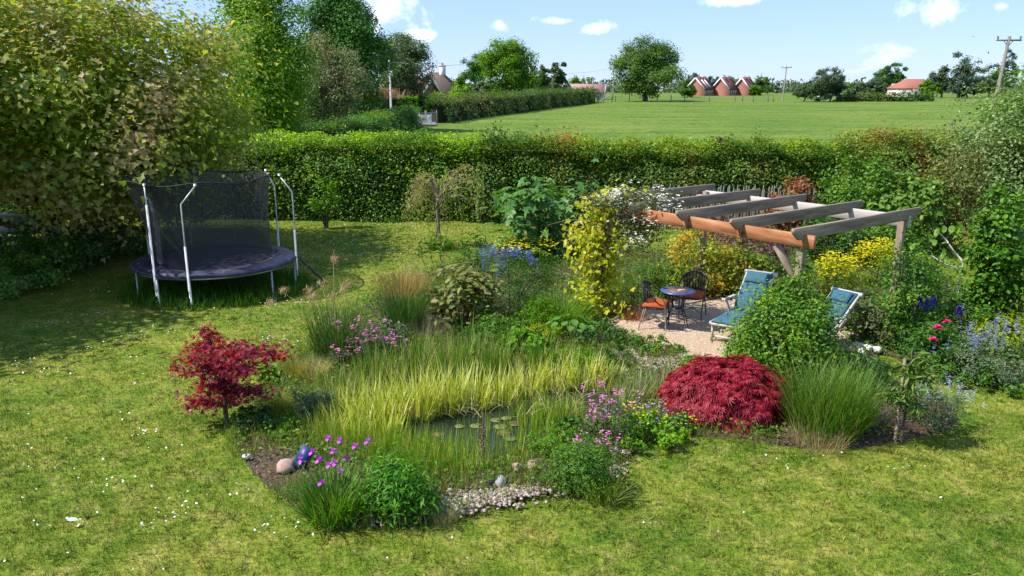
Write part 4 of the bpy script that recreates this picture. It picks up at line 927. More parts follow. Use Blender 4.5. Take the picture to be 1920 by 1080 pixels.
# ------------------------------------------------------------------ trampoline
TC = np.array([-6.42, 16.95, 0.0]); TR = 1.62; TH = .66
PAD = plain_mat('faded_navy_pad', [(.018, .018, .035), (.038, .036, .066), (.12, .10, .14)], 5, .5, .4, bump=.35, pos=[.35, .55, .75])
MATB = plain_mat('black_mat', [(.02, .02, .035), (.035, .034, .055)], 4, .6, .3)
TUBE = plain_mat('grey_steel_tube', [(.40, .41, .40), (.54, .55, .54)], 8, .4, .5, metal=.25)
FOAM = plain_mat('pale_foam_sleeve', [(.46, .46, .45), (.62, .62, .60)], 7, .7, .2)
tr = thing('trampoline', 'round trampoline with dark safety net and grey bent poles on the lawn', 'trampoline', TC)
a = np.linspace(0, 2 * math.pi, 49)[:-1]
def ring(rads, zs, name, mat, smooth=True, wob=0.0):
    V = np.concatenate([np.c_[r * np.cos(a) * (1 + wob * np.sin(6 * a)) - (.13 * max(0, z - TH) if name == 'safety_net' else 0), r * np.sin(a) * (1 + wob * np.sin(6 * a)), np.full(48, z) + wob * .6 * np.sin(9 * a + 1)] for r, z in zip(rads, zs)])
    n = 48; F = [[k * n + q, k * n + (q + 1) % n, (k + 1) * n + (q + 1) % n, (k + 1) * n + q] for k in range(len(rads) - 1) for q in range(n)]
    return MB().add(V, F).build(name, mat, tr, smooth)
ring([TR - .33, TR - .30, TR - .15, TR + .02, TR + .07, TR + .05], [TH - .01, TH + .03, TH + .055, TH + .03, TH - .02, TH - .065], 'pad', PAD, True, .012)
V = np.concatenate([[[0, 0, TH - .03]], np.c_[(TR - .31) * np.cos(a), (TR - .31) * np.sin(a), np.full(48, TH)]]); F = [[0, 1 + q, 1 + (q + 1) % 48] for q in range(48)]
MB().add(V, F).build('mat', MATB, tr, True)
MB().tube(np.c_[(TR - .02) * np.cos(np.r_[a, a[:1]]), (TR - .02) * np.sin(np.r_[a, a[:1]]), np.full(49, TH - .08)], .022, 6).build('frame_ring', TUBE, tr, True)
zs_n = np.linspace(0, 1, 9); RN = 1.18
netp = [(RN + .30 * s ** 2.2 + .02 * math.sin(5 * s), TH + .03 + 1.73 * s) for s in zs_n]
ring([p_[0] for p_ in netp], [p_[1] for p_ in netp], 'safety_net', MATS['net'], True, .012)
top_r, top_z = netp[-1]
MB().tube(np.c_[top_r * np.cos(np.r_[a, a[:1]]) - .23, top_r * np.sin(np.r_[a, a[:1]]), top_z + .035 * np.cos(6 * np.r_[a, a[:1]] + .6)], .017, 5).build('top_rope', plain_mat('black_rope', [(.012, .012, .016), (.03, .03, .035)], 9, .7), tr, True)
# net gathered in folds beside the entrance
mb = MB()
for q in range(7):
    aa = math.radians(196 + q * 4); x0, y0 = (RN - .04) * math.cos(aa), (RN - .04) * math.sin(aa)
    mb.tube([(x0, y0, TH + .05), (x0 * 1.0 + .02, y0, TH + .8), (x0 * 1.05, y0 * 1.05, TH + 1.35)], [.035, .022, .008], 6)
mb.build('net_folds', plain_mat('bunched_net', [(.16, .16, .18), (.30, .30, .33)], 6, .8), tr, True)
for k, deg in enumerate([-113, -88, 10, 55, 128, 165]):
    ang = math.radians(deg); r = TR + .02; ux, uy = math.cos(ang), math.sin(ang)
    bend = [(-.03, .05), (.26, .12), (-.27, .06), (-.18, .02), (.24, .05), (.05, .1)][k]
    leg = MB().tube([(ux * r, uy * r, -.05), (ux * r, uy * r, TH)], .02, 7).build('leg', TUBE, tr, True)
    x, y = ux * (r + .05), uy * (r + .05)
    zt = 2.42
    po = MB().tube([(x, y, .22), (x, y, 1.3), (x, y, 2.08), (x + bend[0] * .25, y + bend[1] * .25, 2.16), (x + bend[0], y + bend[1], zt)], .014, 7).build('pole', TUBE, tr, True)
    MB().tube([(x, y, .35), (x, y, 1.25 if k else 2.05)], .023, 8).build('foam_sleeve', FOAM, po, True)
    MB().tube([(x + bend[0], y + bend[1], zt), (x + bend[0], y + bend[1], zt + .04)], .028, 7).build('pole_cap', TUBE, po, True)
for ang in (-28, -150, 60, 120):
    aa = math.radians(ang); MB().tube([((TR - .02) * math.cos(aa), (TR - .02) * math.sin(aa), -.05), ((TR - .02) * math.cos(aa), (TR - .02) * math.sin(aa), TH)], .018, 7).build('leg', TUBE, tr, True)
e = G(549, 500) - TC
ld = thing('trampoline_ladder', 'dark folding ladder leaning at the right rim of the trampoline', 'ladder', TC + np.array([1.62, .35, 0]), .5)
DARK = plain_mat('black_metal', [(.012, .012, .014), (.03, .03, .034)], 9, .45, .4)
for s in (-.18, .18): MB().tube([(.62, s, 0), (.05, s, TH)], .016, 6).build('side_rail', DARK, ld, True)
for z in (.2, .42): MB().beam((.62 - .57 * z / TH, -.18, z), (.62 - .57 * z / TH, .18, z), .07, .02).build('rung', DARK, ld)
# uncut grass round its feet
n = 5200; aa = rng.random(n) * 6.28; rr = 2.0 * rng.random(n) ** .5; B = np.c_[TC[0] + rr * np.cos(aa) * 1.0, TC[1] - .12 + rr * np.sin(aa) * .9, np.zeros(n)]
V, F = blade_arr(B, rng.random(n) * 6.28, rng.uniform(.12, .34, n), rng.uniform(.05, .6, n), rng.uniform(.014, .026, n), .6, 2)
obj('uncut_grass', make_mesh('uncut_grass', V, F), leaf_mat('uncut_grass_green', [(.03, .085, .01), (.06, .14, .015), (.10, .19, .025)]), None, 'stuff')

# ------------------------------------------------------------------ pergola
PO = np.array([1.378, 14.676]); PT = math.radians(-53.005); PS, PW, PH = 1.0856, 3.655, 2.293
WOODG = plain_mat('weathered_grey_timber', [(.16, .118, .082), (.26, .20, .145), (.36, .285, .215)], 13, .85, .15, bump=.3, stretch=(1.4, .10, 1))
WOODG2 = plain_mat('weathered_post_timber', [(.19, .14, .10), (.29, .22, .165)], 9, .85, .15, bump=.3, stretch=(1, 1, .12))
WOODO = plain_mat('orange_stained_timber', [(.17, .07, .03), (.31, .125, .05), (.37, .16, .07), (.46, .24, .13)], 9, .8, .15, bump=.35, stretch=(.22, 1, 1.3), detail=9)
pg = thing('garden_pergola', 'timber pergola with grey rafters and an orange front beam over the gravel', 'pergola', (PO[0], PO[1], 0), PT)
# local x runs along the orange beam, local y towards the back
def bevel(o, w=.008):
    m_ = o.modifiers.new('edge', 'BEVEL'); m_.width = w; m_.segments = 1; m_.limit_method = 'ANGLE'; return o
BY0, BY1 = .30, PW - .35
for k in range(5):
    x = k * PS; zt, d = 0.0, .185; L0, L1 = 0.0, PW; cut = .16
    prof = [(L0, zt), (L1, zt), (L1, zt - .09), (L1 - cut, zt - d), (L0 + cut, zt - d), (L0, zt - .06)]
    V = [[0 - .025, y, z] for y, z in prof] + [[.025, y, z] for y, z in prof]; n = 6
    F = [[0, q, q + 1] for q in range(1, 5)] + [[6, 6 + q + 1, 6 + q] for q in range(1, 5)]
    for q in range(6): r2 = (q + 1) % 6; F += [[q, 6 + q, 6 + r2], [q, 6 + r2, r2]]
    o = MB().add(V, np.array(F)[:, ::-1]).build('rafter', WOODG, pg); o.location = (x, 0, PH + .003 * math.sin(k * 7)); o.rotation_euler = (0, .012 * math.sin(k * 5), .006 * math.cos(k * 3)); bevel(o)
    if k in (1, 2, 3): bevel(MB().box((x, BY0 - .055, PH - .235), (.07, .05, .17)).build('rafter_cleat', WOODO, pg))
bevel(MB().box((2 * PS, BY0, PH - .21), (4 * PS + .36, .055, .20)).build('front_beam', WOODO, pg))
bevel(MB().box((2 * PS - .09, BY1, PH - .21), (4 * PS + .20, .055, .20)).build('rear_beam', plain_mat('pale_timber', [(.36, .32, .28), (.48, .44, .40)], 7, .85, .15, stretch=(.15, 1, 1)), pg))
for x in (.10, 4 * PS - .08):
    for y in (BY0 + .078, BY1 - .078):
        bevel(MB().box((x, y, (PH - .12) / 2 - .1), (.11, .095, PH - .12 + .2)).build('post', WOODG2, pg))
for x, s in ((.10, 1), (4 * PS - .08, -1)):
    for y in (BY0 + .075,):
        bevel(MB().beam((x + s * .06, y, PH - .80), (x + s * .42, y, PH - .36), .045, .15, (0, 1, 0)).build('knee_brace', WOODG2, pg))
def pgl(x, y, z=0):                      # pergola local to world
    c, s = math.cos(PT), math.sin(PT); return np.array([PO[0] + c * x - s * y, PO[1] + s * x + c * y, z])
# chestnut paling before the hedge
PAL = plain_mat('grey_paling', [(.13, .13, .11), (.24, .23, .20)], 7, .9, .1)
A, Bq = AT(1215, 400, 24.6), AT(1520, 400, 24.2); fo = thing('paling_fence', 'grey chestnut paling fence between pergola and hedge', 'fence', (A[0], A[1], 0))
dv = np.array([Bq[0] - A[0], Bq[1] - A[1], 0]); shared = None
for k in range(72):
    t_ = k / 71.0; h = 1.28 + .06 * math.sin(k * 2.3)
    if shared is None: shared = MB().add([[-.022, -.012, 0], [.022, -.012, 0], [.022, .012, 0], [-.022, .012, 0], [-.022, -.012, 1], [.022, -.012, 1], [.022, .012, 1], [-.022, .012, 1], [0, 0, 1.07]], [[0, 1, 5], [0, 5, 4], [1, 2, 6], [1, 6, 5], [2, 3, 7], [2, 7, 6], [3, 0, 4], [3, 4, 7], [4, 5, 8], [5, 6, 8], [6, 7, 8], [7, 4, 8]]).build('paling', PAL, fo); o = shared
    else: o = shared.copy(); COL.objects.link(o)
    o.location = [float(v) for v in dv * t_]; o.scale = (1, 1, h); o.rotation_euler = (0, .04 * math.sin(k * 1.7), 0)
for z in (.3, 1.0): MB().tube([(0, -.02, z), dv + np.array([0, -.02, z])], .006, 4).build('tie_wire', WIRE, fo, True)

# ------------------------------------------------------------------ patio furniture
PZ = .075
IRON = plain_mat('black_iron', [(.010, .010, .012), (.025, .025, .03)], 12, .4, .5)
BROWNLEG = plain_mat('bronze_leg', [(.12, .085, .06), (.2, .15, .11)], 12, .5, .4)
WEAVE = plain_mat('black_wicker', [(.010, .010, .011), (.035, .033, .034)], 45, .6, .3, bump=.6)
NAVY = plain_mat('navy_rim', [(.035, .055, .17), (.06, .085, .22)], 9, .35, .5)
MOSAIC = plain_mat('brown_tile_top', [(.11, .065, .045), (.18, .115, .08)], 26, .5, .4)
TAN = plain_mat('tan_inlay', [(.55, .36, .19), (.66, .47, .28)], 14, .5, .4)
ORANGE = plain_mat('orange_cushion', [(.29, .065, .02), (.40, .10, .032)], 7, .9, .1, bump=.2)
BLUEC = plain_mat('teal_blue_cushion', [(.034, .095, .14), (.05, .125, .175)], 14, .85, .15, bump=.15)
TEAK = plain_mat('silvered_teak', [(.38, .33, .29), (.52, .47, .42)], 9, .8, .2, stretch=(.2, 1, 1), bump=.2)
def disc(mb, r, z0, z1, k=36):
    a_ = np.linspace(0, 2 * math.pi, k, endpoint=False); V = np.concatenate([np.c_[r * np.cos(a_), r * np.sin(a_), np.full(k, z)] for z in (z0, z1)] + [[[0, 0, z0], [0, 0, z1]]])
    F = []
    for q in range(k): r2 = (q + 1) % k; F += [[q, r2, k + r2], [q, k + r2, k + q], [2 * k, r2, q], [2 * k + 1, k + q, k + r2]]
    return mb.add(V, F)
tb = G(1270, 612, 0); TBL = G(1271, 543, .79); tbl = thing('bistro_table', 'round black bistro table with blue rim and brown mosaic top', 'table', (TBL[0], TBL[1], PZ - .01), .5)
top = disc(MB(), .305, .690, .712).build('table_top', NAVY, tbl)
disc(MB(), .20, .7135, .717).build('mosaic_disc', MOSAIC, top)
mb = MB(); a_ = np.linspace(0, math.pi, 10); mb.add(np.concatenate([[[.05, -.03, .7195]], np.c_[.05 + .085 * np.cos(a_), -.03 + .085 * np.sin(a_) * .9 - .02, np.full(10, .7195)]]), [[0, q, q + 1] for q in range(1, 10)]).build('inlay', TAN, top)
for k in range(4):
    aa = k * math.pi / 2; c, s = math.cos(aa), math.sin(aa)
    MB().tube([(c * .27, s * .27, 0), (c * .21, s * .21, .22), (c * .11, s * .11, .42), (c * .13, s * .13, .56), (c * .22, s * .22, .69)], .011, 6).build('leg', IRON, tbl, True)
disc(MB(), .12, .39, .40, 20).build('lower_shelf', IRON, tbl)
MB().tube(np.c_[.2 * np.cos(np.linspace(0, 6.284, 25)), .2 * np.sin(np.linspace(0, 6.284, 25)), np.full(25, .22)], .008, 5).build('ring_stretcher', IRON, tbl, True)
def cushion(w, d, h, name, mat, parent, loc=(0, 0, 0), rot=(0, 0, 0), n=14, tuft_=0):
    u = np.linspace(-1, 1, n); U, Vv = np.meshgrid(u, u); e = (1 - np.abs(U) ** 4) * (1 - np.abs(Vv) ** 4); z = h * (.35 + .65 * np.clip(e, 0, 1) ** .45)
    if tuft_:
        z = z * (1 - .3 * np.maximum(0, np.cos(U * math.pi * tuft_)) ** 6 * np.maximum(0, np.cos(Vv * math.pi * tuft_)) ** 6)
    top_ = np.stack([U * w / 2, Vv * d / 2, z], -1).reshape(-1, 3); bot = np.stack([U * w / 2, Vv * d / 2, 0 * z], -1).reshape(-1, 3)
    i_, j_ = np.meshgrid(np.arange(n - 1), np.arange(n - 1), indexing='ij'); f = np.stack([i_ * n + j_, i_ * n + j_ + 1, (i_ + 1) * n + j_ + 1, (i_ + 1) * n + j_], -1).reshape(-1, 4)
    edge = [q for q in range(n)] + [q * n + n - 1 for q in range(1, n)] + [n * n - 1 - q for q in range(1, n)] + [(n - 1 - q) * n for q in range(1, n - 1)]
    fs = [[edge[q], edge[q - 1], edge[q - 1] + n * n, edge[q] + n * n] for q in range(len(edge))]
    o = MB().add(np.concatenate([top_, bot]), np.concatenate([f, f[:, ::-1] + n * n, fs])).build(name, mat, parent, True); o.location = loc; o.rotation_euler = rot; return o
def bistro_chair(label, loc, rz, legm):
    """rounded wicker tub chair; sits facing local -y"""
    o = thing('bistro_chair', label, 'chair', loc, rz, 'wicker bistro chairs')
    for sx in (-1, 1):
        MB().tube([(sx * .20, -.22, .0), (sx * .22, -.20, .42), (sx * .25, -.16, .60), (sx * .26, .02, .64)], .012, 6).build('front_leg', legm if sx < 0 else IRON, o, True)
        MB().tube([(sx * .22, .27, .0), (sx * .19, .18, .40)], .012, 6).build('rear_leg', legm, o, True)
    aa = np.linspace(-.12, math.pi + .12, 15); rim = np.c_[.26 * np.cos(aa), .02 + .24 * np.sin(aa), .64 + .20 * np.clip(np.sin(aa), 0, 1) ** .8]
    MB().tube(rim, .014, 6).build('back_rim', IRON, o, True)
    disc(MB(), .235, .40, .425, 26).build('seat', WEAVE, o)
    bk = MB(); low = np.c_[.20 * np.cos(aa[3:-3]), .02 + .19 * np.sin(aa[3:-3]), np.full(9, .42)]; hi = rim[3:-3]
    for q in range(9):
        bk2 = MB().beam(low[q], hi[q], .018, .006, (math.cos(aa[3 + q]), math.sin(aa[3 + q]), 0)).build('back_strand', WEAVE, o)
    n = 9; V = np.concatenate([low, hi]) * np.array([.985, .985, 1]); F = [[q, q + 1, n + q + 1, n + q] for q in range(n - 1)]; MB().add(V, F).build('back_panel', WEAVE_NET, o, True)
    MB().tube([(-.2, -.2, .15), (0, 0, .19), (.2, .24, .15)], .007, 5).build('stretcher', IRON, o, True); MB().tube([(.2, -.2, .15), (0, 0, .19), (-.2, .24, .15)], .007, 5).build('stretcher', IRON, o, True)
    cushion(.44, .42, .085, 'seat_cushion', ORANGE, o, (0, 0, .427), (0, 0, 0), 16, 2)
    return o
m_, N, L, out = node_mat('wicker_open_weave')
pb = N.new('ShaderNodeBsdfPrincipled'); pb.inputs['Base Color'].default_value = (.016, .015, .015, 1); pb.inputs['Roughness'].default_value = .6
trn = N.new('ShaderNodeBsdfTransparent'); mx_ = N.new('ShaderNodeMixShader'); mx_.inputs['Fac'].default_value = .35
L.new(pb.outputs[0], mx_.inputs[1]); L.new(trn.outputs[0], mx_.inputs[2]); L.new(mx_.outputs[0], out.inputs['Surface']); WEAVE_NET = m_
c = G(1226, 622); bistro_chair('wicker chair with orange cushion left of the bistro table, seen from behind', (c[0] + .02, c[1] + .02, PZ - .01), math.radians(72), BROWNLEG)
c = G(1300, 606); bistro_chair('wicker chair with orange cushion behind the bistro table', (c[0], c[1] + .15, PZ - .01), math.radians(-22), IRON)
def lounger(label, loc, rz, back_deg, sc=.92):
    """folding steamer chair, foot end at local -y, head at +y"""
    o = thing('steamer_lounger', label, 'sun lounger', loc, rz, 'steamer loungers with blue cushions')
    o.scale = (sc, sc, sc); W = .27; b = math.radians(back_deg); cb, sb = math.cos(b), math.sin(b); sy, sz = .18, .34; L = .95
    hx = np.array([0, sy + L * cb, sz + L * sb])
    for s in (-1, 1):
        MB().beam((s * W, -.95, .36), (s * W, sy, sz), .03, .055).build('seat_rail', TEAK, o)
        MB().beam((s * W, sy, sz - .01), (s * W, hx[1], hx[2]), .03, .055).build('back_rail', TEAK, o)
        MB().beam((s * (W - .02), -.88, 0), (s * (W - .02), -.84, .36), .035, .05).build('foot_leg', TEAK, o)
        MB().beam((s * (W + .035), -.12, .62), (s * (W + .035), .42, 0), .03, .05).build('crossed_leg', TEAK, o)
        MB().beam((s * (W + .035), .50, .56), (s * (W + .035), -.28, 0), .03, .05).build('crossed_leg', TEAK, o)
        bevel(MB().beam((s * (W + .05), -.22, .64), (s * (W + .05), .42, .60), .075, .025).build('armrest', TEAK, o))
    MB().beam((-W, -.85, .10), (W, -.85, .10), .03, .04).build('foot_stretcher', TEAK, o); MB().beam((-W, -.93, .35), (W, -.93, .35), .04, .05).build('foot_rail', TEAK, o)
    for q in range(7): MB().beam((-W, -.8 + .15 * q, .375 - .004 * q), (W, -.8 + .15 * q, .375 - .004 * q), .08, .015).build('slat', TEAK, o)
    MB().tube([(-W - .05, hx[1], hx[2]), (W + .05, hx[1], hx[2])], .045, 9).build('head_rail', plain_mat('pale_teak', [(.58, .53, .49), (.70, .66, .62)], 8, .7), o, True)
    cushion(.50, .58, .06, 'foot_cushion', BLUEC, o, (0, -.66, .385)); cushion(.50, .52, .06, 'seat_cushion', BLUEC, o, (0, -.10, .375))
    mid = np.array([0, sy + .5 * L * cb, sz + .5 * L * sb]); nrm = np.array([0, -sb, cb])
    bc = cushion(.50, L * .98, .06, 'back_cushion', BLUEC, o, mid + nrm * .03, (b, 0, 0))
    cushion(.42, .24, .07, 'head_pillow', BLUEC, o, np.array([0, sy + .80 * L * cb, sz + .80 * L * sb]) + nrm * .085, (b, 0, 0))
    return o
ax = math.radians(-36); d = np.array([-math.sin(ax), math.cos(ax), 0]); c = G(1357, 604, .46)
lounger('blue cushioned teak lounger with upright back beside the bistro set', (c[0] + d[0] * .9, c[1] + d[1] * .9, PZ - .01), ax, 44)
ax = math.radians(-56); d = np.array([-math.sin(ax), math.cos(ax), 0]); hd = G(1583, 560, .82)
lounger('blue cushioned teak lounger at the right, half hidden by the leafy climber', tuple(hd - d * (.18 + .9 * .62) + np.array([0, 0, PZ - .01 - .80])), ax, 40, .88)
# ------------------------------------------------------------------ planting: helpers that read size from the survey
def base_of(px, py, z=.03): c = G(px, py); return np.array([c[0], c[1], z])
def m_per(px, py): c = G(px, py); return math.hypot(c[1], CAM_H) / CAM_F
def h_of(px, py, top): c = G(px, py); return max(.1, AT(px, top, c[1])[2] - .03)
def bush(name, label, px, py, hw, top, mat, n, size, tpl=KITE, cat='shrub', **kw):
    b = base_of(px, py); r = hw * m_per(px, py); b[1] += .55 * kw.get('ry', r); b[0] *= b[1] / (b[1] - .55 * kw.get('ry', r)); r *= 1.04     # py is the near edge of the plant
    return shrub(name, label, cat, b, r, max(.1, AT(px, top, b[1])[2] - .03), mat, n, size, tpl, **kw)
def heads(o, n, rx, z0, z1, size, mat, part='flowers', petals=5, cup=.5, ry=None, ctr=(0, 0)):
    a_ = rng.random(n) * 6.28; r_ = rng.random(n) ** .5; P = np.c_[ctr[0] + rx * r_ * np.cos(a_), ctr[1] + (ry or rx) * r_ * np.sin(a_), z0 + (z1 - z0) * (rng.random(n) * .75 + .35 * (1 - r_ ** 2))]
    P[:, :2] += rng.normal(size=(n, 2)) * rx * .12
    V, F = petal_heads(P, size * (.7 + .6 * rng.random(n)), petals, cup); return obj(part, make_mesh(part, V, F), mat, o, 'stuff')
def stems_up(o, P, mat=STEM, r=.005, part='flower_stems', z0=0.0):
    mb = MB()
    for p_ in P: mb.tube([(p_[0] * .5, p_[1] * .5, z0), (p_[0] * .85, p_[1] * .85, p_[2] * .6), tuple(p_)], [r, r * .8, r * .6], 4)
    return mb.build(part, mat, o, True, 'stuff')
MID = leaf_mat('mid_green', [(.03, .085, .014), (.06, .14, .022), (.11, .22, .035)], [(.12, .22, .03), (.17, .27, .04)], 2.2)
DEEP = leaf_mat('deep_green', [(.02, .06, .014), (.04, .10, .02), (.07, .15, .03)], [(.06, .12, .03)] * 2, 2)
BRIGHT = leaf_mat('bright_green', [(.05, .14, .012), (.09, .21, .02), (.15, .29, .03)], [(.16, .29, .03)] * 2, 2)
YELG = leaf_mat('yellow_green', [(.11, .17, .015), (.19, .25, .02), (.29, .33, .03)], [(.09, .17, .02), (.13, .20, .03)], 2.5)
GREYG = leaf_mat('grey_green_leaf', [(.06, .10, .05), (.11, .16, .08), (.17, .22, .12)])
OLIVE = leaf_mat('olive_leaf', [(.06, .085, .02), (.10, .13, .03), (.16, .18, .05)], [(.17, .12, .05), (.22, .17, .08)], 2)
YELLOW = leaf_mat('yellow_flower', [(.42, .38, .02), (.56, .50, .03), (.66, .58, .06)], trans=.2)
WHITEF = leaf_mat('white_flower', [(.66, .66, .62), (.78, .78, .75), (.80, .77, .77)], trans=.15)
BLUEF = leaf_mat('blue_flower', [(.06, .07, .28), (.10, .12, .38), (.16, .18, .45)], trans=.15)
LAV = leaf_mat('lavender_flower', [(.15, .15, .36), (.22, .22, .46), (.30, .30, .52)], trans=.15)
PINK = leaf_mat('pink_flower', [(.42, .10, .30), (.55, .17, .40), (.62, .28, .48)], trans=.15)
PURP = leaf_mat('purple_iris_flower', [(.20, .02, .24), (.34, .06, .38), (.46, .14, .48)], trans=.15)
STRAW = leaf_mat('straw', [(.22, .16, .08), (.34, .26, .14), (.46, .37, .23)], trans=.2)

# --- young trees on the lawn
c = base_of(612, 428); sap = shrub('fruit_sapling', 'young leafy sapling on the lawn in front of the hedge', 'tree', c, .42, h_of(612, 428, 340), BRIGHT, 620, .10, KITE, clumps=18, shell=.2, cz=.62, stems=8, zmin=.5)
MB().tube([(0, 0, -.05), (.02, 0, 1.1)], [.02, .012], 6).build('trunk', BARK, sap, True)
# weeping willow-like tree
c = base_of(822, 466); wt = thing('weeping_tree', 'thin weeping tree with trailing leafy branches on the lawn', 'tree', c)
WEEPL = leaf_mat('weeping_leaf', [(.15, .19, .04), (.23, .27, .06), (.33, .35, .10)], [(.28, .25, .09), (.32, .29, .12)], 1.2)
mb = MB(); trunk = np.array([[0, 0, -.05], [.03, 0, .5], [-.02, 0, 1.1], [.02, .02, 1.45]]); mb.tube(trunk, [.045, .04, .034, .03], 7)
Pl, tips = [], []
for q in range(40):
    aa = rng.random() * 6.28; reach = rng.uniform(.35, 1.25) * (1.25 if math.cos(aa) > 0 else .75); rise = rng.uniform(.3, 1.05) + .3 * max(0, math.cos(aa)); fall = rng.uniform(.5, 1.4)
    p0 = trunk[-1] * (1, 1, rng.uniform(.75, 1)); p1 = p0 + np.array([math.cos(aa) * reach * .55, math.sin(aa) * reach * .55, rise]); p2 = p1 + np.array([math.cos(aa) * reach * .5, math.sin(aa) * reach * .5, -.1]); p3 = p2 + np.array([math.cos(aa) * .12, math.sin(aa) * .1, -fall])
    s = np.linspace(0, 1, 9)[:, None]; pts = (1 - s) ** 3 * p0 + 3 * s * (1 - s) ** 2 * p1 + 3 * s ** 2 * (1 - s) * p2 + s ** 3 * p3
    mb.tube(pts, np.linspace(.015, .003, 9), 4)
    t_ = .25 + .75 * rng.random(58); ii = t_ * 8; i0 = np.clip(ii.astype(int), 0, 7); Pl.append(pts[i0] + (pts[i0 + 1] - pts[i0]) * (ii - i0)[:, None] + rng.normal(size=(58, 3)) * .06)
mb.build('branches', BARK_PALE, wt, True, 'stuff'); Pl = np.concatenate(Pl)
V, F = leaves(Pl, rng.normal(size=Pl.shape) + np.array([0, 0, .3]), .095 * (.6 + .8 * rng.random(len(Pl))), LONG, 1.2); obj('foliage', make_mesh('foliage', V, F), WEEPL, wt, 'stuff')
for (x0, x1) in ((-.14, .08), (.14, -.05)):
    MB().tube([(x0, .02, -.1), (x1, .02, 1.0)], .025, 6).build('support_stake', BARK, wt, True)
grass_clump('tussock', 'tuft of long grass around the weeping tree stakes', base_of(826, 468), .32, .3, leaf_mat('uncut_grass_green', [(.03, .085, .01), (.1, .19, .025)]), 500, .5, .016, .5, 2)

# --- behind and around the pergola
FIGM = leaf_mat('fig_green', [(.035, .10, .02), (.06, .155, .03), (.10, .22, .045)], [(.12, .22, .07)] * 2, 2, spec=.5)
def big_leaf_shrub(name, label, px, py, hw, top, mat, n_leaf, size, tpl, clumps=26, cat='shrub', limit=300, cz=.55):
    o = thing(name, label, cat, base_of(px, py)); rx = hw * m_per(px, py); h = h_of(px, py, top)
    P, O, C = dome_pts(n_leaf, rx * .9, rx * .8, h * (1 - cz) * .95, h * cz, clumps, rx * .36, .35, .15)
    Vt, Ft = tpl; me = make_mesh('leaf', Vt, Ft); me.materials.append(mat)
    order = np.argsort(P[:, 1])
    for q in order[:limit]:
        l = bpy.data.objects.new('leaf', me); COL.objects.link(l); l.parent = o; l.location = [float(v) for v in P[q]]; s = float(size * rng.uniform(.65, 1.35)); l.scale = (s, s, s)
        l.rotation_euler = (float(rng.normal() * .35), float(.35 + rng.normal() * .3), float(math.atan2(O[q, 1], O[q, 0]) + rng.normal() * .6))
    rest = order[limit:]
    if len(rest):
        V, F = leaves(P[rest], O[rest] * .4 + np.array([0, 0, .7]) + rng.normal(size=(len(rest), 3)) * .3, size, tpl, .4); obj('foliage', make_mesh('foliage', V, F), mat, o, 'stuff')
    mb = MB()
    for t_ in C: limb_mesh(mb, np.array([t_[0] * .15, t_[1] * .15, -.03]), [t_], .02, 5)
    mb.build('stems', BARK_PALE, o, True, 'stuff'); return o
big_leaf_shrub('fig_bush', 'large lobed leaf fig bush left of the flowering pergola post', 1018, 478, 84, 326, FIGM, 640, .30, FIG, 40)
o = bush('euphorbia', 'yellow topped low shrub in front of the fig bush', 985, 500, 62, 448, MID, 1500, .06); heads(o, 260, .75, .30, .62, .045, YELLOW)
o = bush('ceanothus', 'dark green bush dotted with blue flowers left of the flowering post', 955, 600, 92, 478, DEEP, 6500, .055, LONG, clumps=60, ry=.8)
for k in range(26):
    a_ = rng.random() * 6.28; r_ = .85 * rng.random() ** .5; x, y = r_ * math.cos(a_) - .12, r_ * .6 * math.sin(a_); z = 1.22 * math.sqrt(max(.08, 1 - (r_ / 1.05) ** 2)) + .02
    P = np.array([x, y, z]) + rng.normal(size=(26, 3)) * np.array([.035, .035, .06]); V, F = petal_heads(P, np.full(26, .022), 4, .3); obj('flower_cluster', make_mesh('flower_cluster', V, F), BLUEF, o, 'stuff')
grass_clump('day_lily_grass', 'arching fresh green leaves between blue flowered bush and flowering post', base_of(1045, 612), .5, .75, leaf_mat('arching_green', [(.05, .12, .015), (.09, .18, .02), (.14, .24, .03)]), 900, .75, .014, .9, 4, 'plant')
bush('meadow_clump', 'loose bright green foliage below the blue flowered bush', 1000, 645, 62, 590, BRIGHT, 2200, .06, LONG, clumps=40)
o = bush('rodgersia', 'cream tinged broad leaved plant behind the pond reeds', 868, 628, 66, 506, leaf_mat('rodgersia_leaf', [(.06, .10, .02), (.12, .16, .035), (.22, .23, .09)], [(.20, .14, .06), (.26, .22, .10)], 3), 1500, .13, OVAL, clumps=40, up=.75)
# whorled stems
o = thing('whorled_euphorbia', 'group of bare stems topped with green leaf whorls before the lawn', 'plant', base_of(855, 522)); WH = MID
mb = MB(); Pw = []
for q in range(9):
    x, y, h = rng.normal() * .42, rng.normal() * .2, rng.uniform(.5, 1.0); mb.tube([(x * .8, y, 0), (x, y, h)], [.012, .008], 5)
    Pw.append(np.array([x, y, h]) + rng.normal(size=(26, 3)) * np.array([.05, .05, .09]))
mb.build('stems', STEM, o, True, 'stuff'); Pw = np.concatenate(Pw); V, F = leaves(Pw, np.array([0, 0, 1.]) + rng.normal(size=Pw.shape) * .5, .17, LONG, .2); obj('foliage', make_mesh('foliage', V, F), WH, o, 'stuff')

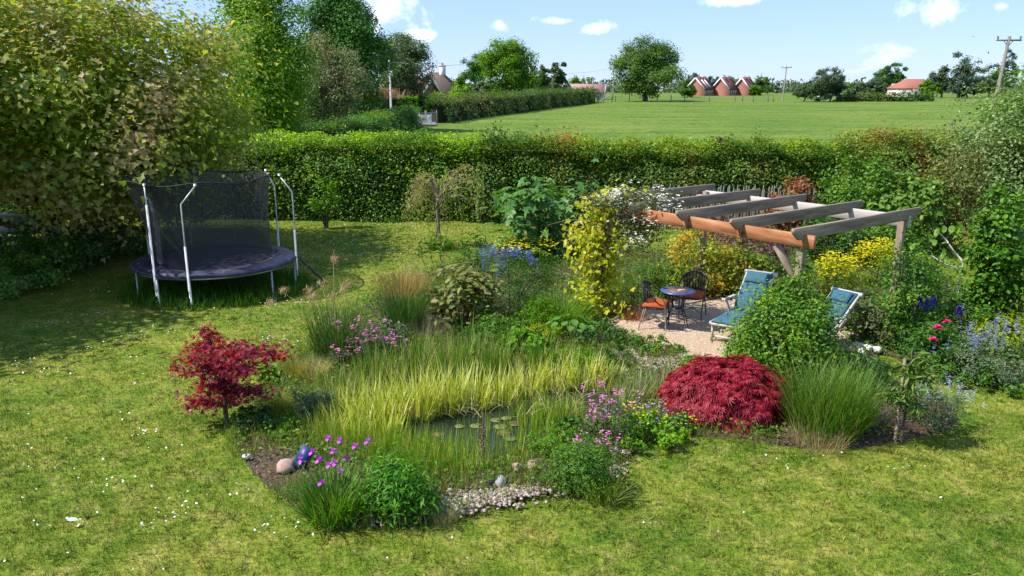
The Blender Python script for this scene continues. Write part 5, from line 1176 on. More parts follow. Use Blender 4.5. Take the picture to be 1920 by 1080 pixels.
# --- golden hop and white clematis over the front left post
HOP = leaf_mat('golden_hop_leaf', [(.20, .26, .02), (.32, .35, .03), (.46, .44, .06)], [(.14, .22, .02), (.44, .36, .08)], 2.0, trans=.4)
VLOBE = MAPLE
o = thing('golden_hop', 'golden leaved hop climbing the front left pergola post', 'climber', pgl(.10, BY0 - .05))
me = make_mesh('leaf', *MAPLE); me.materials.append(HOP)
n = 300; zc = rng.random(n); spread_ = .22 + .16 * np.abs(np.sin(zc * 7)) + .22 * (zc > .85)
P = np.c_[rng.normal(size=(n, 2)) * spread_[:, None], .12 + zc * 2.2]; P[:, 0] += .10 * np.sin(zc * 9); k3 = n // 5; P[:k3] = np.c_[.45 * rng.random(k3) + .05 + .15 * rng.normal(size=k3), -.2 + .3 * rng.normal(size=k3) * .6, 2.30 + .12 * np.abs(rng.normal(size=k3))]
for q in range(n):
    l = bpy.data.objects.new('leaf', me); COL.objects.link(l); l.parent = o; l.location = [float(v) for v in P[q]]; s = float(rng.uniform(.08, .155)); l.scale = (s, s, s); l.rotation_euler = (float(rng.normal() * .5), float(.6 + rng.normal() * .4), float(math.pi * 1.15 + rng.normal() * 1.2))
k4 = 1500; zc = rng.random(k4); P4 = np.c_[rng.normal(size=(k4, 2)) * (.17 + .15 * np.abs(np.sin(zc * 6 + 1)))[:, None], .1 + zc * 2.15]; V, F = leaves(P4, rng.normal(size=P4.shape) * .5 + np.array([-.3, -.4, .5]), .09 * (.6 + .7 * rng.random(k4)), MAPLE6, .4); obj('foliage', make_mesh('foliage', V, F), HOP, o, 'stuff')
mb = MB()
for q in range(6): zz = np.linspace(0, 2.3, 14); mb.tube(np.c_[.08 * np.cos(zz * 5 + q) , .08 * np.sin(zz * 5 + q), zz], .006, 4)
mb.build('vines', BARK, o, True, 'stuff')
o = thing('white_clematis', 'white flowered clematis spilling over the pergola corner', 'climber', pgl(.55, BY0))
parts = []
for (x, y, z, sx, sy, sz, k) in [(.0, .0, 2.26, .26, .30, .09, 1300), (.30, .15, 2.30, .28, .30, .08, 900), (.25, .1, 1.95, .20, .25, .22, 1500), (.55, .12, 1.85, .16, .15, .20, 800), (-.35, -.05, 1.5, .13, .13, .45, 420), (-.38, -.05, .7, .13, .13, .35, 260), (.1, .8, 2.33, .22, .35, .05, 300)]:
    P = rng.normal(size=(k, 3)) * np.array([sx, sy, sz]) + np.array([x, y, z]); parts.append(P)
P = np.concatenate(parts); c_, s_ = math.cos(PT), math.sin(PT); P = np.c_[P[:, 0] * c_ - P[:, 1] * s_, P[:, 0] * s_ + P[:, 1] * c_, P[:, 2]]
V, F = leaves(P, rng.normal(size=P.shape) * .6 + np.array([0, -.2, .5]), .055 * (.6 + .8 * rng.random(len(P))), KITE); obj('foliage', make_mesh('foliage', V, F), leaf_mat('clematis_leaf', [(.03, .07, .018), (.06, .11, .03), (.11, .12, .05), (.18, .13, .09)]), o, 'stuff')
cc = P[rng.choice(len(P), 46, replace=False)]; pk = cc[rng.integers(0, 46, 900)] + rng.normal(size=(900, 3)) * .075 + np.array([0, -.05, .03]); V, F = petal_heads(pk, .032 * (.7 + .6 * rng.random(900)), 4, .15); obj('flowers', make_mesh('flowers', V, F), WHITEF, o, 'stuff')
mb = MB()
for q in range(26):
    p0 = P[rng.integers(len(P))]; mb.tube([p0, p0 + rng.normal(size=3) * .18, p0 + rng.normal(size=3) * .35], [.006, .005, .002], 4)
mb.build('twigs', BARK_PALE, o, True, 'stuff')
grass_clump('bronze_sedge', 'bronze brown sedge tuft behind the left bistro chair', base_of(1188, 605), .14, .42, leaf_mat('bronze_sedge', [(.16, .065, .03), (.27, .12, .06), (.38, .2, .11)]), 420, .9, .008, .9, 4)

# --- shrubs behind the patio
GOLD = leaf_mat('goldflame_leaf', [(.10, .16, .02), (.20, .25, .03), (.33, .33, .04)], [(.44, .30, .05), (.48, .22, .06), (.5, .42, .06)], 2.6, (.5, .62))
GOLD2 = leaf_mat('gold_green_leaf', [(.05, .12, .018), (.12, .19, .025), (.24, .27, .04)], [(.36, .32, .05), (.42, .26, .06)], 2.4, (.54, .66))
MAROON = leaf_mat('maroon_leaf', [(.05, .022, .026), (.095, .04, .048), (.16, .08, .085), (.24, .17, .16)])
bush('golden_spiraea', 'golden orange shrub directly behind the bistro table', 1318, 562, 66, 428, GOLD, 4200, .07, clumps=55)
bush('golden_shrub', 'yellow green shrub between bistro table and upright lounger', 1392, 562, 60, 470, GOLD2, 3800, .07, clumps=50)
bush('green_mound', 'soft green mound behind the left bistro chair', 1205, 572, 62, 492, MID, 3000, .06, LONG, clumps=50)
bush('gold_edge_shrub', 'low golden green shrub left of the orange shrub', 1255, 565, 42, 496, GOLD2, 2200, .06, clumps=36)
bush('maroon_barberry', 'dark maroon shrub seen under the orange beam', 1405, 528, 66, 424, MAROON, 3800, .065, clumps=50)
bush('purple_barberry', 'low maroon shrub seen through the rafters', 1370, 470, 80, 404, MAROON, 2600, .07, clumps=44)
bush('copper_acer', 'copper red maple bush rising above the rear rafters', 1478, 470, 46, 333, leaf_mat('copper_acer_leaf', [(.10, .035, .03), (.20, .075, .05), (.32, .15, .07), (.22, .16, .06)]), 2600, .09, MAPLE4, clumps=36, cz=.62)
bush('brown_wisp', 'wispy olive brown shrub on the far side under the orange beam', 1262, 500, 26, 452, OLIVE, 500, .06, LONG, clumps=16)
# --- leafy climber on the front right post
q = pgl(4 * PS - .08, BY0 + .08) + np.array([-.22, -.38, .03])
shrub('leafy_climber', 'dense green leafy climber mounded at the front right pergola post', 'climber', q, .74, AT(1470, 545, q[1])[2], leaf_mat('climber_leaf', [(.035, .10, .014), (.075, .165, .022), (.14, .255, .035)], [(.14, .25, .03), (.2, .3, .04)], 2.2), 14500, .058, KITE, clumps=130, cz=.46, shell=.55, cr=.24)
q = pgl(4 * PS - .08, BY0 + .08) + np.array([-.12, -.2, .03])
shrub('post_climber', 'leafy shoots reaching up the front right pergola post', 'climber', q, .26, AT(1480, 462, q[1])[2], MID, 1700, .045, OVAL, clumps=36, cz=.6, shell=.2)
q = np.array([6.60, 12.85, 0])
shrub('post_rose', 'tall leafy rose hiding the foot of the rear right pergola post', 'shrub', (q[0], q[1], .03), .55, AT(1690, 462, q[1])[2], MID, 3600, .06, KITE, clumps=60, cz=.5)
bush('pale_ground_cover', 'paler green foliage at the patio edge below the climber', 1400, 700, 46, 640, BRIGHT, 2200, .045, clumps=34)
# --- right hand border
for a in [('fennel', 'yellow flowered feathery plant left of the other, by the right lounger', 1562, 570, 44, 484, 1000), ('fennel', 'taller yellow flowered plant nearer the rear pergola post', 1640, 545, 50, 458, 1200)]:
    o = bush(a[0], a[1], a[2], a[3], a[4], a[5], YELG, 2600, .06, LONG, clumps=40, group='yellow flowered plants'); rx = a[4] * m_per(a[2], a[3]); h = h_of(a[2], a[3], a[5]); heads(o, a[6] // 2, rx * .85, h * .5, h * 1.05, .032, YELLOW)
for args in [('lime_shrub', 'lime green shrub at the hedge behind the rear beam', 1600, 470, 66, 282, MID, 5200, .10, KITE), ('viburnum', 'pale green broad leaved shrub behind the rear right post', 1690, 480, 66, 318, leaf_mat('viburnum_leaf', [(.07, .14, .025), (.12, .21, .04), (.19, .28, .07)]), 2800, .15, OVAL),
             ('bronze_shrub', 'bronze tinged shrub right of the pale broad leaved one', 1765, 478, 60, 268, OLIVE, 4800, .09, KITE), ('evergreen_shrub', 'deep green shrub under the rear beam', 1560, 500, 74, 400, DEEP, 4200, .08, KITE), ('philadelphus', 'white flecked green shrub below the rear rafter end', 1640, 505, 72, 396, MID, 4200, .08, KITE),
             ('rose_bush', 'dark green rose bush behind the second lounger', 1705, 590, 52, 480, DEEP, 3600, .06, KITE), ('pinkish_shrub', 'pinkish green shrub right of the second lounger', 1628, 655, 52, 570, leaf_mat('pinkish_leaf', [(.05, .09, .025), (.10, .13, .05), (.20, .16, .11)]), 3000, .055, KITE),
             ('perennial_clump', 'mid green perennials below the second lounger head', 1600, 625, 40, 560, MID, 1800, .055, KITE), ('lupin_leaves', 'green perennial foliage behind the pink blooms', 1700, 655, 60, 575, MID, 3000, .06, KITE), ('perennial_clump', 'green perennials beside the tall column shrub', 1800, 650, 60, 560, MID, 3000, .06, KITE), ('perennial_clump', 'yellow green perennials at the right picture edge', 1890, 680, 70, 590, YELG, 3000, .06, KITE), ('gooseneck_shrub', 'arching bright shrub at the right picture edge', 1905, 640, 60, 470, MID, 3200, .07, LONG)]:
    bush(*args, clumps=52)
o = bush('column_shrub', 'tall narrow leafy tree standing at the right of the border', 1848, 640, 52, 338, leaf_mat('column_leaf', [(.035, .10, .014), (.07, .165, .02), (.13, .25, .035)]), 6000, .085, OVAL, clumps=80, shell=.3, cz=.52, cat='tree', stems=20)
VARI = leaf_mat('variegated_leaf', [(.05, .11, .03), (.10, .17, .05), (.18, .25, .10), (.30, .34, .18)])
c = AT(1955, 250, 23.5); shrub('variegated_shrub', 'big pale variegated shrub at the right picture edge', 'shrub', (c[0], 23.5, 0), 2.5, AT(1955, 150, 23.5)[2], VARI, 26000, .10, KITE, clumps=170, shell=.6, cz=.45)
c = AT(1905, 150, 25); ftree('elder_tree', 'yellow green tree top above the variegated shrub', 1925, 27.5, 128, 58, LIME, .1, 6000, .12, 60, cr=.5)
# lawn glimpse tree with silver branches
o = thing('large_leaved_sapling', 'sparse large leaved sapling with pale branches before the right lawn', 'tree', base_of(1795, 560)); mb = MB()
for p1, p2 in (((0, 0, 0), (.02, 0, .75)), ((.02, 0, .75), (-.35, 0, 1.15)), ((.02, 0, .75), (.2, 0, 1.1)), ((-.35, 0, 1.15), (-.6, .1, 1.4)), ((.02, 0, .6), (-.7, -.1, .9))): mb.tube([p1, (np.array(p1) + np.array(p2)) / 2 + rng.normal(size=3) * .03, p2], [.02, .017, .012], 6)
mb.build('branches', plain_mat('silver_bark', [(.4, .36, .3), (.55, .5, .44)], 9), o, True, 'stuff')
me = make_mesh('leaf', *OVAL); me.materials.append(MID)
for k in range(46):
    l = bpy.data.objects.new('leaf', me); COL.objects.link(l); l.parent = o; l.location = (float(rng.uniform(-.9, .3)), float(rng.normal() * .15), float(rng.uniform(.6, 1.7))); s = float(rng.uniform(.12, .26)); l.scale = (s, s, s); l.rotation_euler = (float(rng.normal() * .4), float(.8 + rng.normal() * .3), float(rng.random() * 6.28))
# lupins, each spike a part
o = thing('lupins', 'four dark violet lupin spikes in the right border', 'flower', base_of(1745, 660)); b0 = base_of(1745, 660)
VIOL = leaf_mat('violet_lupin', [(.05, .03, .22), (.09, .06, .34), (.14, .10, .42)], trans=.1)
for px, t0, t1 in ((1726, 558, 578), (1738, 561, 584), (1750, 556, 576), (1798, 574, 594)):
    hi, lo = AT(px, t0, b0[1] - .1) - b0, AT(px, t1, b0[1] - .1) - b0; s = rng.random(90)[:, None]; P = lo + (hi - lo) * s; aa = rng.random(90) * 6.28; P[:, 0] += .045 * (1.1 - s[:, 0] * .8) * np.cos(aa); P[:, 1] += .045 * (1.1 - s[:, 0] * .8) * np.sin(aa)
    V, F = petal_heads(P, .026, 3, .5); obj('flower_spike', make_mesh('flower_spike', V, F), VIOL, o); MB().tube([(lo[0], lo[1], 0), lo, hi], .006, 5).build('stem', STEM, o, True)
P = np.c_[rng.normal(size=(500, 2)) * np.array([.35, .15]), .15 + .4 * rng.random(500)]; V, F = leaves(P, np.array([0, 0, 1.]) + rng.normal(size=P.shape) * .4, .08, LONG, 0); obj('foliage', make_mesh('foliage', V, F), MID, o, 'stuff')
# peony with three blooms
o = bush('pink_peony', 'peony bush with three crimson pink blooms in the right border', 1752, 700, 66, 610, leaf_mat('peony_leaf', [(.03, .085, .018), (.055, .13, .025), (.09, .18, .035)]), 2600, .09, LONG, clumps=44); b0 = base_of(1752, 700)
CRIM = leaf_mat('crimson_petal', [(.45, .02, .10), (.60, .04, .18), (.68, .10, .28)], trans=.2)
for px, py in ((1775, 615), (1757, 625), (1748, 649)):
    q = AT(px, py, b0[1] - .42) - b0; mb = MB()
    for rr, cup, pet in ((.075, .35, 8), (.06, .9, 7), (.04, 1.8, 5)): V, F = petal_heads(q[None], np.array([rr]), pet, cup, OVAL); mb.add(V, F)
    mb.build('bloom', CRIM, o)
o = bush('nepeta', 'large grey green catmint with lavender flowers at the right edge', 1868, 735, 82, 628, GREYG, 4200, .035, clumps=70)
for k in range(60):
    x, y = rng.normal() * .42, rng.normal() * .3; z = .72 * math.sqrt(max(.1, 1 - (x / 1.1) ** 2)) + rng.uniform(-.1, .2); P = np.array([x, y, z]) + rng.normal(size=(14, 3)) * np.array([.014, .014, .05]); V, F = petal_heads(P, np.full(14, .016), 3, .4); obj('flower_spike', make_mesh('flower_spike', V, F), LAV, o, 'stuff')
o = bush('small_nepeta', 'smaller grey blue catmint at the tip of the front bed', 1742, 815, 56, 722, GREYG, 2200, .03, clumps=44)
for k in range(36):
    x, y = rng.normal() * .25, rng.normal() * .18; z = .45 * math.sqrt(max(.1, 1 - (x / .6) ** 2)) + rng.uniform(0, .22); P = np.array([x, y, z]) + rng.normal(size=(12, 3)) * np.array([.012, .012, .05]); V, F = petal_heads(P, np.full(12, .014), 3, .4); obj('flower_spike', make_mesh('flower_spike', V, F), leaf_mat('dusty_lavender', [(.20, .22, .36), (.28, .30, .44), (.36, .38, .50)], trans=.1), o, 'stuff')
bush('cranesbill', 'low pale green cranesbill skirt at the edge of the right border', 1795, 722, 62, 672, MID, 2000, .05, clumps=40); bush('edging_plant', 'low green edging plants before the large catmint', 1880, 742, 60, 700, MID, 1500, .05, clumps=30)
bush('dark_peony', 'dark glossy peony without blooms in the front bed', 1612, 735, 52, 664, leaf_mat('dark_peony_leaf', [(.02, .065, .018), (.04, .10, .025), (.07, .15, .035)], spec=.5), 2000, .085, LONG, clumps=40)
# peach sapling with stake
o = thing('peach_sapling', 'staked peach sapling with long drooping leaves in the front bed', 'tree', base_of(1688, 832)); h = h_of(1688, 832, 650)
mb = MB(); mb.tube([(0, 0, -.03), (.02, 0, .5), (0, 0, h * .95)], [.018, .014, .006], 6); Pp = []
for k in range(22):
    z = rng.uniform(.35, 1) * h * .92; aa = rng.random() * 6.28; r_ = rng.uniform(.12, .36) * (1.25 - z / h * .6); tip = np.array([math.cos(aa) * r_, math.sin(aa) * r_, z + .1]); mb.tube([(0, 0, z - .08), tip * np.array([.6, .6, 1]), tip], [.006, .005, .003], 4); Pp.append(tip * np.array([1, 1, 1]) * np.linspace(.5, 1.05, 26)[:, None] * np.array([1, 1, 0]) + np.array([0, 0, z]) + rng.normal(size=(26, 3)) * .05)
mb.build('branches', BARK, o, True, 'stuff'); Pp = np.concatenate(Pp); V, F = leaves(Pp, rng.normal(size=Pp.shape) * .5 + np.array([0, 0, .7]), .12 * (.7 + .6 * rng.random(len(Pp))), LONG, 1.0); obj('foliage', make_mesh('foliage', V, F), leaf_mat('peach_leaf', [(.045, .10, .018), (.085, .155, .028), (.14, .21, .045)], spec=.5), o, 'stuff')
MB().tube([(-.04, .06, -.1), (-.04, .06, h * .86)], .018, 6).build('support_stake', WOODG2, o, True)
MB().tube(np.c_[.03 * np.cos(np.linspace(0, 6.28, 9)) - .02, .04 * np.sin(np.linspace(0, 6.28, 9)) + .03, np.full(9, h * .4)], .008, 5).build('tie', DARK, o, True)
# --- tall grass and foxglove
grass_clump('miscanthus_grass', 'tall fountain of fresh green grass beside the red mound', base_of(1545, 815), .40, 1.12, leaf_mat('miscanthus_green', [(.035, .10, .013), (.065, .15, .018), (.11, .205, .03), (.24, .25, .09)]), 1000, .42, .014, .8, 5, spread=3.0)
grass_clump('arching_grass', 'arching grass blades leaning right out of the tall green grass', base_of(1575, 800), .34, .95, MATS['miscanthus_green'], 700, .55, .013, .9, 5, spread=3.0)
grass_clump('straw_tuft', 'dry straw at the foot of the tall green grass', base_of(1535, 838), .3, .4, STRAW, 420, .6, .006, .4, 3)
grass_clump('pale_wisps', 'dry wispy grass between red mound and tall green grass', base_of(1462, 740), .12, .62, STRAW, 260, .45, .005, .5, 4)
o = thing('white_foxglove', 'single white foxglove spire in front of the leafy climber', 'flower', base_of(1490, 735)); h = h_of(1490, 735, 638); s = rng.random(110); aa = rng.random(110) * 6.28
P = np.c_[.05 * (1.1 - s) * np.cos(aa), .05 * (1.1 - s) * np.sin(aa) - .01, h * (.55 + .45 * s)]; V, F = petal_heads(P, .034 * (1.2 - .7 * s), 4, -.5); obj('flower_spike', make_mesh('flower_spike', V, F), WHITEF, o); MB().tube([(0, 0, 0), (0, 0, h)], [.01, .005], 5).build('stem', STEM, o, True)
P = np.c_[rng.normal(size=(40, 2)) * .12, .05 + .15 * rng.random(40)]; V, F = leaves(P, np.array([0, 0, 1.]) + rng.normal(size=P.shape) * .3, .14, OVAL, 0); obj('foliage', make_mesh('foliage', V, F), MID, o, 'stuff')

# --- the red maples
RED = leaf_mat('crimson_maple_leaf', [(.11, .010, .020), (.20, .020, .034), (.29, .036, .05), (.38, .07, .078)], trans=.32, spec=.35)
o = thing('red_maple_mound', 'rounded crimson dissected maple mound at the front of the bed', 'shrub', base_of(1362, 772)); rx = 112 * m_per(1362, 770); h = h_of(1362, 772, 680)
n = 5200; d = rand_dir(n); d[:, 2] = np.abs(d[:, 2]) - .12; d = unit(d); r_ = .66 + .38 * rng.random(n) ** .5; lay = 1 + .10 * np.sin(d[:, 0] * 9 + d[:, 1] * 4) * np.cos(d[:, 2] * 8 + d[:, 1] * 6)
P = d * (r_ * lay)[:, None] * np.array([rx, rx * .9, h * .93]) + np.array([0, 0, .06]); P[:, 2] = np.maximum(P[:, 2], .05)
t_out = d * np.array([1, 1, .25]) + rng.normal(size=(n, 3)) * .35 + np.array([0, 0, -.25]); Nn = unit(d * .6 + np.array([0, 0, .5]) + rng.normal(size=(n, 3)) * .25)
T, Ft = DISSECT; t_out = unit(t_out - (t_out * Nn).sum(1, keepdims=True) * Nn); b_ = np.cross(Nn, t_out); S = .105 * (.7 + .6 * rng.random(n))
V = P[:, None] + S[:, None, None] * (T[None, :, 0, None] * t_out[:, None] + T[None, :, 1, None] * b_[:, None] + T[None, :, 2, None] * Nn[:, None]); F = (Ft[None] + (np.arange(n) * len(T))[:, None, None]).reshape(-1, 3)
obj('foliage', make_mesh('foliage', V, F), RED, o, 'stuff')
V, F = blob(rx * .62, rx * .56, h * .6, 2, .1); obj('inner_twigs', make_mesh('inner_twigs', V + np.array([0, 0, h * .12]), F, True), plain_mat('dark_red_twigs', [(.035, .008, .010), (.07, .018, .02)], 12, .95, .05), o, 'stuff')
mb = MB(); mb.tube([(0, 0, -.05), (.03, 0, .3), (0, .02, .5)], [.05, .04, .02], 7); mb.build('trunk', BARK, o, True)
RED2 = leaf_mat('wine_maple_leaf', [(.09, .010, .026), (.18, .022, .05), (.27, .04, .075), (.36, .08, .09)], [(.28, .025, .035), (.36, .05, .045)], 3, trans=.35)
o = thing('red_maple_tree', 'small tiered red Japanese maple at the left end of the bed', 'tree', base_of(427, 800)); b0 = base_of(427, 800); mb = MB(); mb.tube([(0, 0, -.05), (-.01, 0, .22), (.02, 0, .5), (0, 0, .85)], [.032, .028, .022, .012], 7); Pm = []
for (px, py, rx_, rz_, k) in [(415, 660, .30, .09, 260), (380, 650, .14, .05, 60), (470, 660, .26, .06, 170), (512, 665, .16, .045, 90), (400, 690, .26, .07, 200), (445, 690, .24, .07, 180), (370, 672, .20, .06, 90), (405, 722, .20, .07, 170), (440, 730, .22, .06, 150), (470, 735, .20, .045, 110), (375, 752, .18, .045, 130), (420, 752, .22, .05, 130), (395, 630, .12, .06, 60), (345, 700, .05, .03, 14), (385, 618, .06, .04, 18), (330, 690, .05, .03, 10)]:
    q = AT(px, py, b0[1] + rng.normal() * .14) - b0; Pm.append(q + rng.normal(size=(int(k * 1.5), 3)) * np.array([rx_, rx_ * .9, rz_]) * .66); limb_mesh(mb, np.array([0, 0, max(.3, q[2] * .6)]), [q], .011, 5, .2)
mb.build('trunk', BARK, o, True); Pm = np.concatenate(Pm); V, F = leaves(Pm, np.array([0, 0, .8]) + rng.normal(size=Pm.shape) * .45, .075 * (.7 + .6 * rng.random(len(Pm))), DISSECT, .5); obj('crown', make_mesh('crown', V, F), RED2, o, 'stuff')

for args in [('lush_perennial', 'bright lush perennials behind the pale hosta', 1015, 625, 46, 560, BRIGHT, 1700, .06, LONG), ('lush_clump', 'dark leafed clump under the blue flowered bush', 930, 655, 52, 590, MID, 1900, .06, KITE), ('bog_plant', 'broad leaved bog plants behind the mixed reeds', 985, 680, 48, 625, BRIGHT, 1200, .09, OVAL), ('iris_fringe', 'narrow leaved fringe left of the hosta', 1010, 665, 40, 610, YELG, 1200, .08, LONG), ('ox_eye', 'soft grey green mound behind the pink campion', 725, 655, 44, 600, GREYG, 1400, .05, KITE), ('leafy_clump', 'leafy clump where the bed meets the far lawn', 905, 515, 54, 470, DEEP, 1700, .06, LONG), ('flax_clump', 'green clump between brown topped grass and blue bush', 820, 580, 46, 520, MID, 1700, .06, LONG)]:
    bush(*args, clumps=36)
# ------------------------------------------------------------------ pond plants
STRIPE = leaf_mat('striped_iris_leaf', [(.17, .25, .03), (.33, .40, .06), (.50, .51, .15), (.64, .62, .32)], trans=.35)
RUSH = leaf_mat('rush_green', [(.08, .17, .018), (.14, .25, .03), (.22, .31, .05), (.34, .34, .11)], trans=.3)
MIXR = leaf_mat('reed_mix', [(.09, .18, .022), (.17, .26, .035), (.28, .31, .08), (.40, .36, .18)], trans=.3)
def pond_clump(name, label, px, py, rad, ln, mat, n, group, lean=.16, width=.012, curve=.25, seg=3):
    c = G(px, py); b = np.array([c[0], c[1], -.12]); return grass_clump(name, label, b, rad, ln, mat, n, lean, width, curve, seg, 'reeds', group)
for k, (px, py, ln, n) in enumerate([(640, 790, .46, 120), (690, 780, .52, 150), (735, 772, .50, 150), (785, 768, .58, 180), (835, 758, .56, 170), (885, 750, .50, 140), (935, 742, .44, 120), (660, 815, .40, 90), (985, 728, .46, 130), (1040, 716, .46, 130), (1095, 712, .46, 130), (1130, 716, .36, 90), (720, 800, .46, 110), (615, 815, .38, 80)]):
    pond_clump('striped_iris', 'clump of yellow striped iris leaves standing at the pond back', px, py, .28, ln * 1.42, STRIPE, int(n * 1.2), 'yellow striped irises along the pond', .30, .024, .5, 4)
for k, (px, py, ln, n) in enumerate([(570, 800, .5, 120), (590, 830, .5, 130), (640, 830, .55, 150), (700, 845, .55, 150), (760, 860, .52, 130), (820, 870, .48, 100), (860, 885, .44, 80), (620, 845, .45, 130), (680, 858, .46, 150), (735, 872, .45, 130), (790, 880, .44, 130), (840, 884, .42, 110), (775, 840, .46, 120), (1005, 770, .42, 120), (1050, 775, .46, 150), (965, 845, .40, 60), (1020, 815, .40, 80), (1080, 795, .38, 90), (720, 835, .46, 120), (895, 890, .36, 70), (950, 885, .38, 60), (830, 845, .44, 80), (1000, 850, .36, 80), (905, 815, .46, 34), (985, 795, .48, 70), (870, 855, .5, 60), (930, 850, .46, 44)]):
    pond_clump('green_rush', 'clump of thin upright green rushes standing in the pond', px, py, .32, ln, RUSH, int(n * 1.7), 'green rushes in the pond', .18, .013, .25)
for k, (px, py, ln, n) in enumerate([(760, 705, .6, 200), (830, 695, .62, 230), (900, 690, .6, 230), (960, 690, .52, 200), (1020, 680, .5, 200), (700, 730, .55, 180), (640, 745, .5, 170), (590, 770, .42, 150)]):
    c = G(px, py); grass_clump('mixed_reed', 'loose clump of mixed green and straw reeds behind the pond', (c[0], c[1], 0), .42, ln, MIXR, int(n * 1.2), .4, .013, .35, 3, 'reeds', 'mixed reeds behind the pond')
for k, (px, py, n) in enumerate([(1200, 745, 260), (1160, 770, 160), (1240, 735, 170)]):
    c = G(px, py); grass_clump('pale_sedge', ['largest', 'lowest', 'rightmost'][k] + ' cream striped sedge tuft between the pond and red mound', (c[0], c[1], 0), .22, .46, leaf_mat('cream_sedge', [(.12, .16, .06), (.24, .27, .13), (.42, .42, .27)]), n, .55, .010, .7, 4, 'sedge', 'cream striped sedges')
for k, (px, py) in enumerate([(700, 715), (780, 700), (850, 712), (930, 705), (1010, 700), (880, 675), (960, 665)]):
    c = G(px, py); grass_clump('flag_iris', 'sparse tall clump of broad dark flag leaves rising from the back reeds', (c[0], c[1], 0), .22, .85, leaf_mat('flag_leaf', [(.04, .11, .02), (.07, .17, .03), (.12, .23, .045), (.24, .22, .10)]), 60, .22, .022, .35, 4, 'reeds', 'flag irises among the back reeds')
# fallen straw blades over the water edge
n = 260; P = np.array([G(px, py)[:2] for px, py in zip(rng.uniform(720, 1130, n), rng.uniform(715, 790, n))]); V, F = blade_arr(np.c_[P, np.full(n, .05)], rng.random(n) * 6.28, rng.uniform(.2, .5, n), rng.uniform(.7, 1.2, n), np.full(n, .011), 1.0, 5)
obj('dead_reed_straw', make_mesh('dead_reed_straw', V, F), STRAW, None, 'stuff')
# dead seed stalk at the front
o = thing('dead_dock_stalk', 'brown dead seed stalk at the front pond edge', 'plant', base_of(905, 870)); P = np.c_[rng.normal(size=(120, 2)) * .03, .1 + .35 * rng.random(120)]; V, F = leaves(P, rng.normal(size=P.shape), .03, KITE); obj('seed_head', make_mesh('seed_head', V, F), island_mat('rust_seed', [(.10, .045, .03), (.20, .10, .06), (.3, .18, .12)]), o, 'stuff'); MB().tube([(0, 0, -.1), (.01, 0, .62)], [.008, .004], 5).build('stem', BARK, o, True)
# water lilies: each pad a part
PADM = plain_mat('lily_pad', [(.08, .12, .03), (.13, .165, .045), (.21, .17, .08)], 5, .45, .5); PADR = plain_mat('lily_pad_bronze', [(.12, .075, .04), (.19, .12, .06)], 5, .45, .5)
def pad_mesh():
    k = 18; a_ = np.linspace(.22, 2 * math.pi - .22, k); V = np.concatenate([[[.0, 0, 0]], np.c_[np.cos(a_), np.sin(a_), .05 * np.sin(3 * a_)]]); V = np.concatenate([V, V - np.array([0, 0, .05])]); q = k + 1
    F = [[0, 1 + i_, 2 + i_] for i_ in range(k - 1)] + [[q, q + 2 + i_, q + 1 + i_] for i_ in range(k - 1)] + [[1 + i_, q + 1 + i_, q + 2 + i_] for i_ in range(k - 1)] + [[1 + i_, q + 2 + i_, 2 + i_] for i_ in range(k - 1)]
    return make_mesh('lily_pad', np.array(V), np.array(F))
for lab, pads in [('group of floating lily pads in the open water', [(893, 798, .11), (938, 800, .12), (945, 812, .13), (930, 788, .10), (957, 822, .12), (965, 795, .11), (950, 785, .10), (862, 800, .09)]), ('lily pads among the left rushes', [(760, 822, .10), (800, 850, .10), (820, 815, .09), (870, 845, .10), (785, 875, .09), (840, 835, .08), (730, 850, .09)]), ('lily pads below the back irises near the right water', [(1015, 758, .13), (1040, 762, .11), (1085, 755, .10), (1000, 775, .10), (1062, 780, .09), (1070, 800, .10)])]:
    c0 = G(*pads[0][:2], -.07); o = thing('water_lily', lab, 'water lily', c0, 0, 'water lilies'); mg_, mr_ = pad_mesh(), pad_mesh(); mg_.materials.append(PADM); mr_.materials.append(PADR)
    for i_, (px, py, r_) in enumerate(pads):
        q = G(px, py, -.066) - c0; l = bpy.data.objects.new('lily_pad', mr_ if i_ % 3 == 2 else mg_); COL.objects.link(l); l.parent = o; l.location = [float(v) for v in q + np.array([0, 0, .0015 * i_])]; l.scale = (r_ * .72, r_ * .72, r_ * .4); l.rotation_euler = (0, 0, i_ * 1.9)
    MB().tube([(0, 0, -.25), (.02, 0, -.03)], .008, 4).build('stalk', STEM, o, True)
# --- feathery upright grasses at the back of the pond
DKG = leaf_mat('dark_upright_grass', [(.035, .085, .02), (.06, .125, .03), (.10, .17, .04)], trans=.25)
o = grass_clump('pheasant_grass', 'dark green upright grass with drooping straw plumes near the lawn', base_of(632, 672), .30, 1.22, DKG, 620, .55, .012, .18, 4)
b0 = base_of(632, 672); PLUM = leaf_mat('plume_straw', [(.26, .16, .09), (.38, .27, .17), (.5, .38, .27)], trans=.3)
for px, py in ((625, 490), (578, 548), (602, 535), (585, 560), (640, 548), (620, 558), (505, 572), (650, 535), (530, 548)):
    q = AT(px, py, b0[1] + rng.normal() * .1) - b0; mb = MB(); mb.tube([(0, 0, 0), q * np.array([.45, .45, .7]), q], [.005, .004, .003], 4); mb.build('plume_stem', STRAW, o, True)
    n = 60; B = q + rng.normal(size=(n, 3)) * np.array([.03, .03, .03]); V, F = blade_arr(B, rng.normal(size=n) * 1.1 - .2, rng.uniform(.07, .17, n), rng.uniform(.3, 1.1, n), np.full(n, .007), 1.8, 3); obj('plume', make_mesh('plume', V, F), PLUM, o)
o = grass_clump('brown_topped_grass', 'upright grass with brown feathery tops behind the reeds', base_of(758, 625), .30, 1.15, DKG, 640, .45, .011, .15, 4)
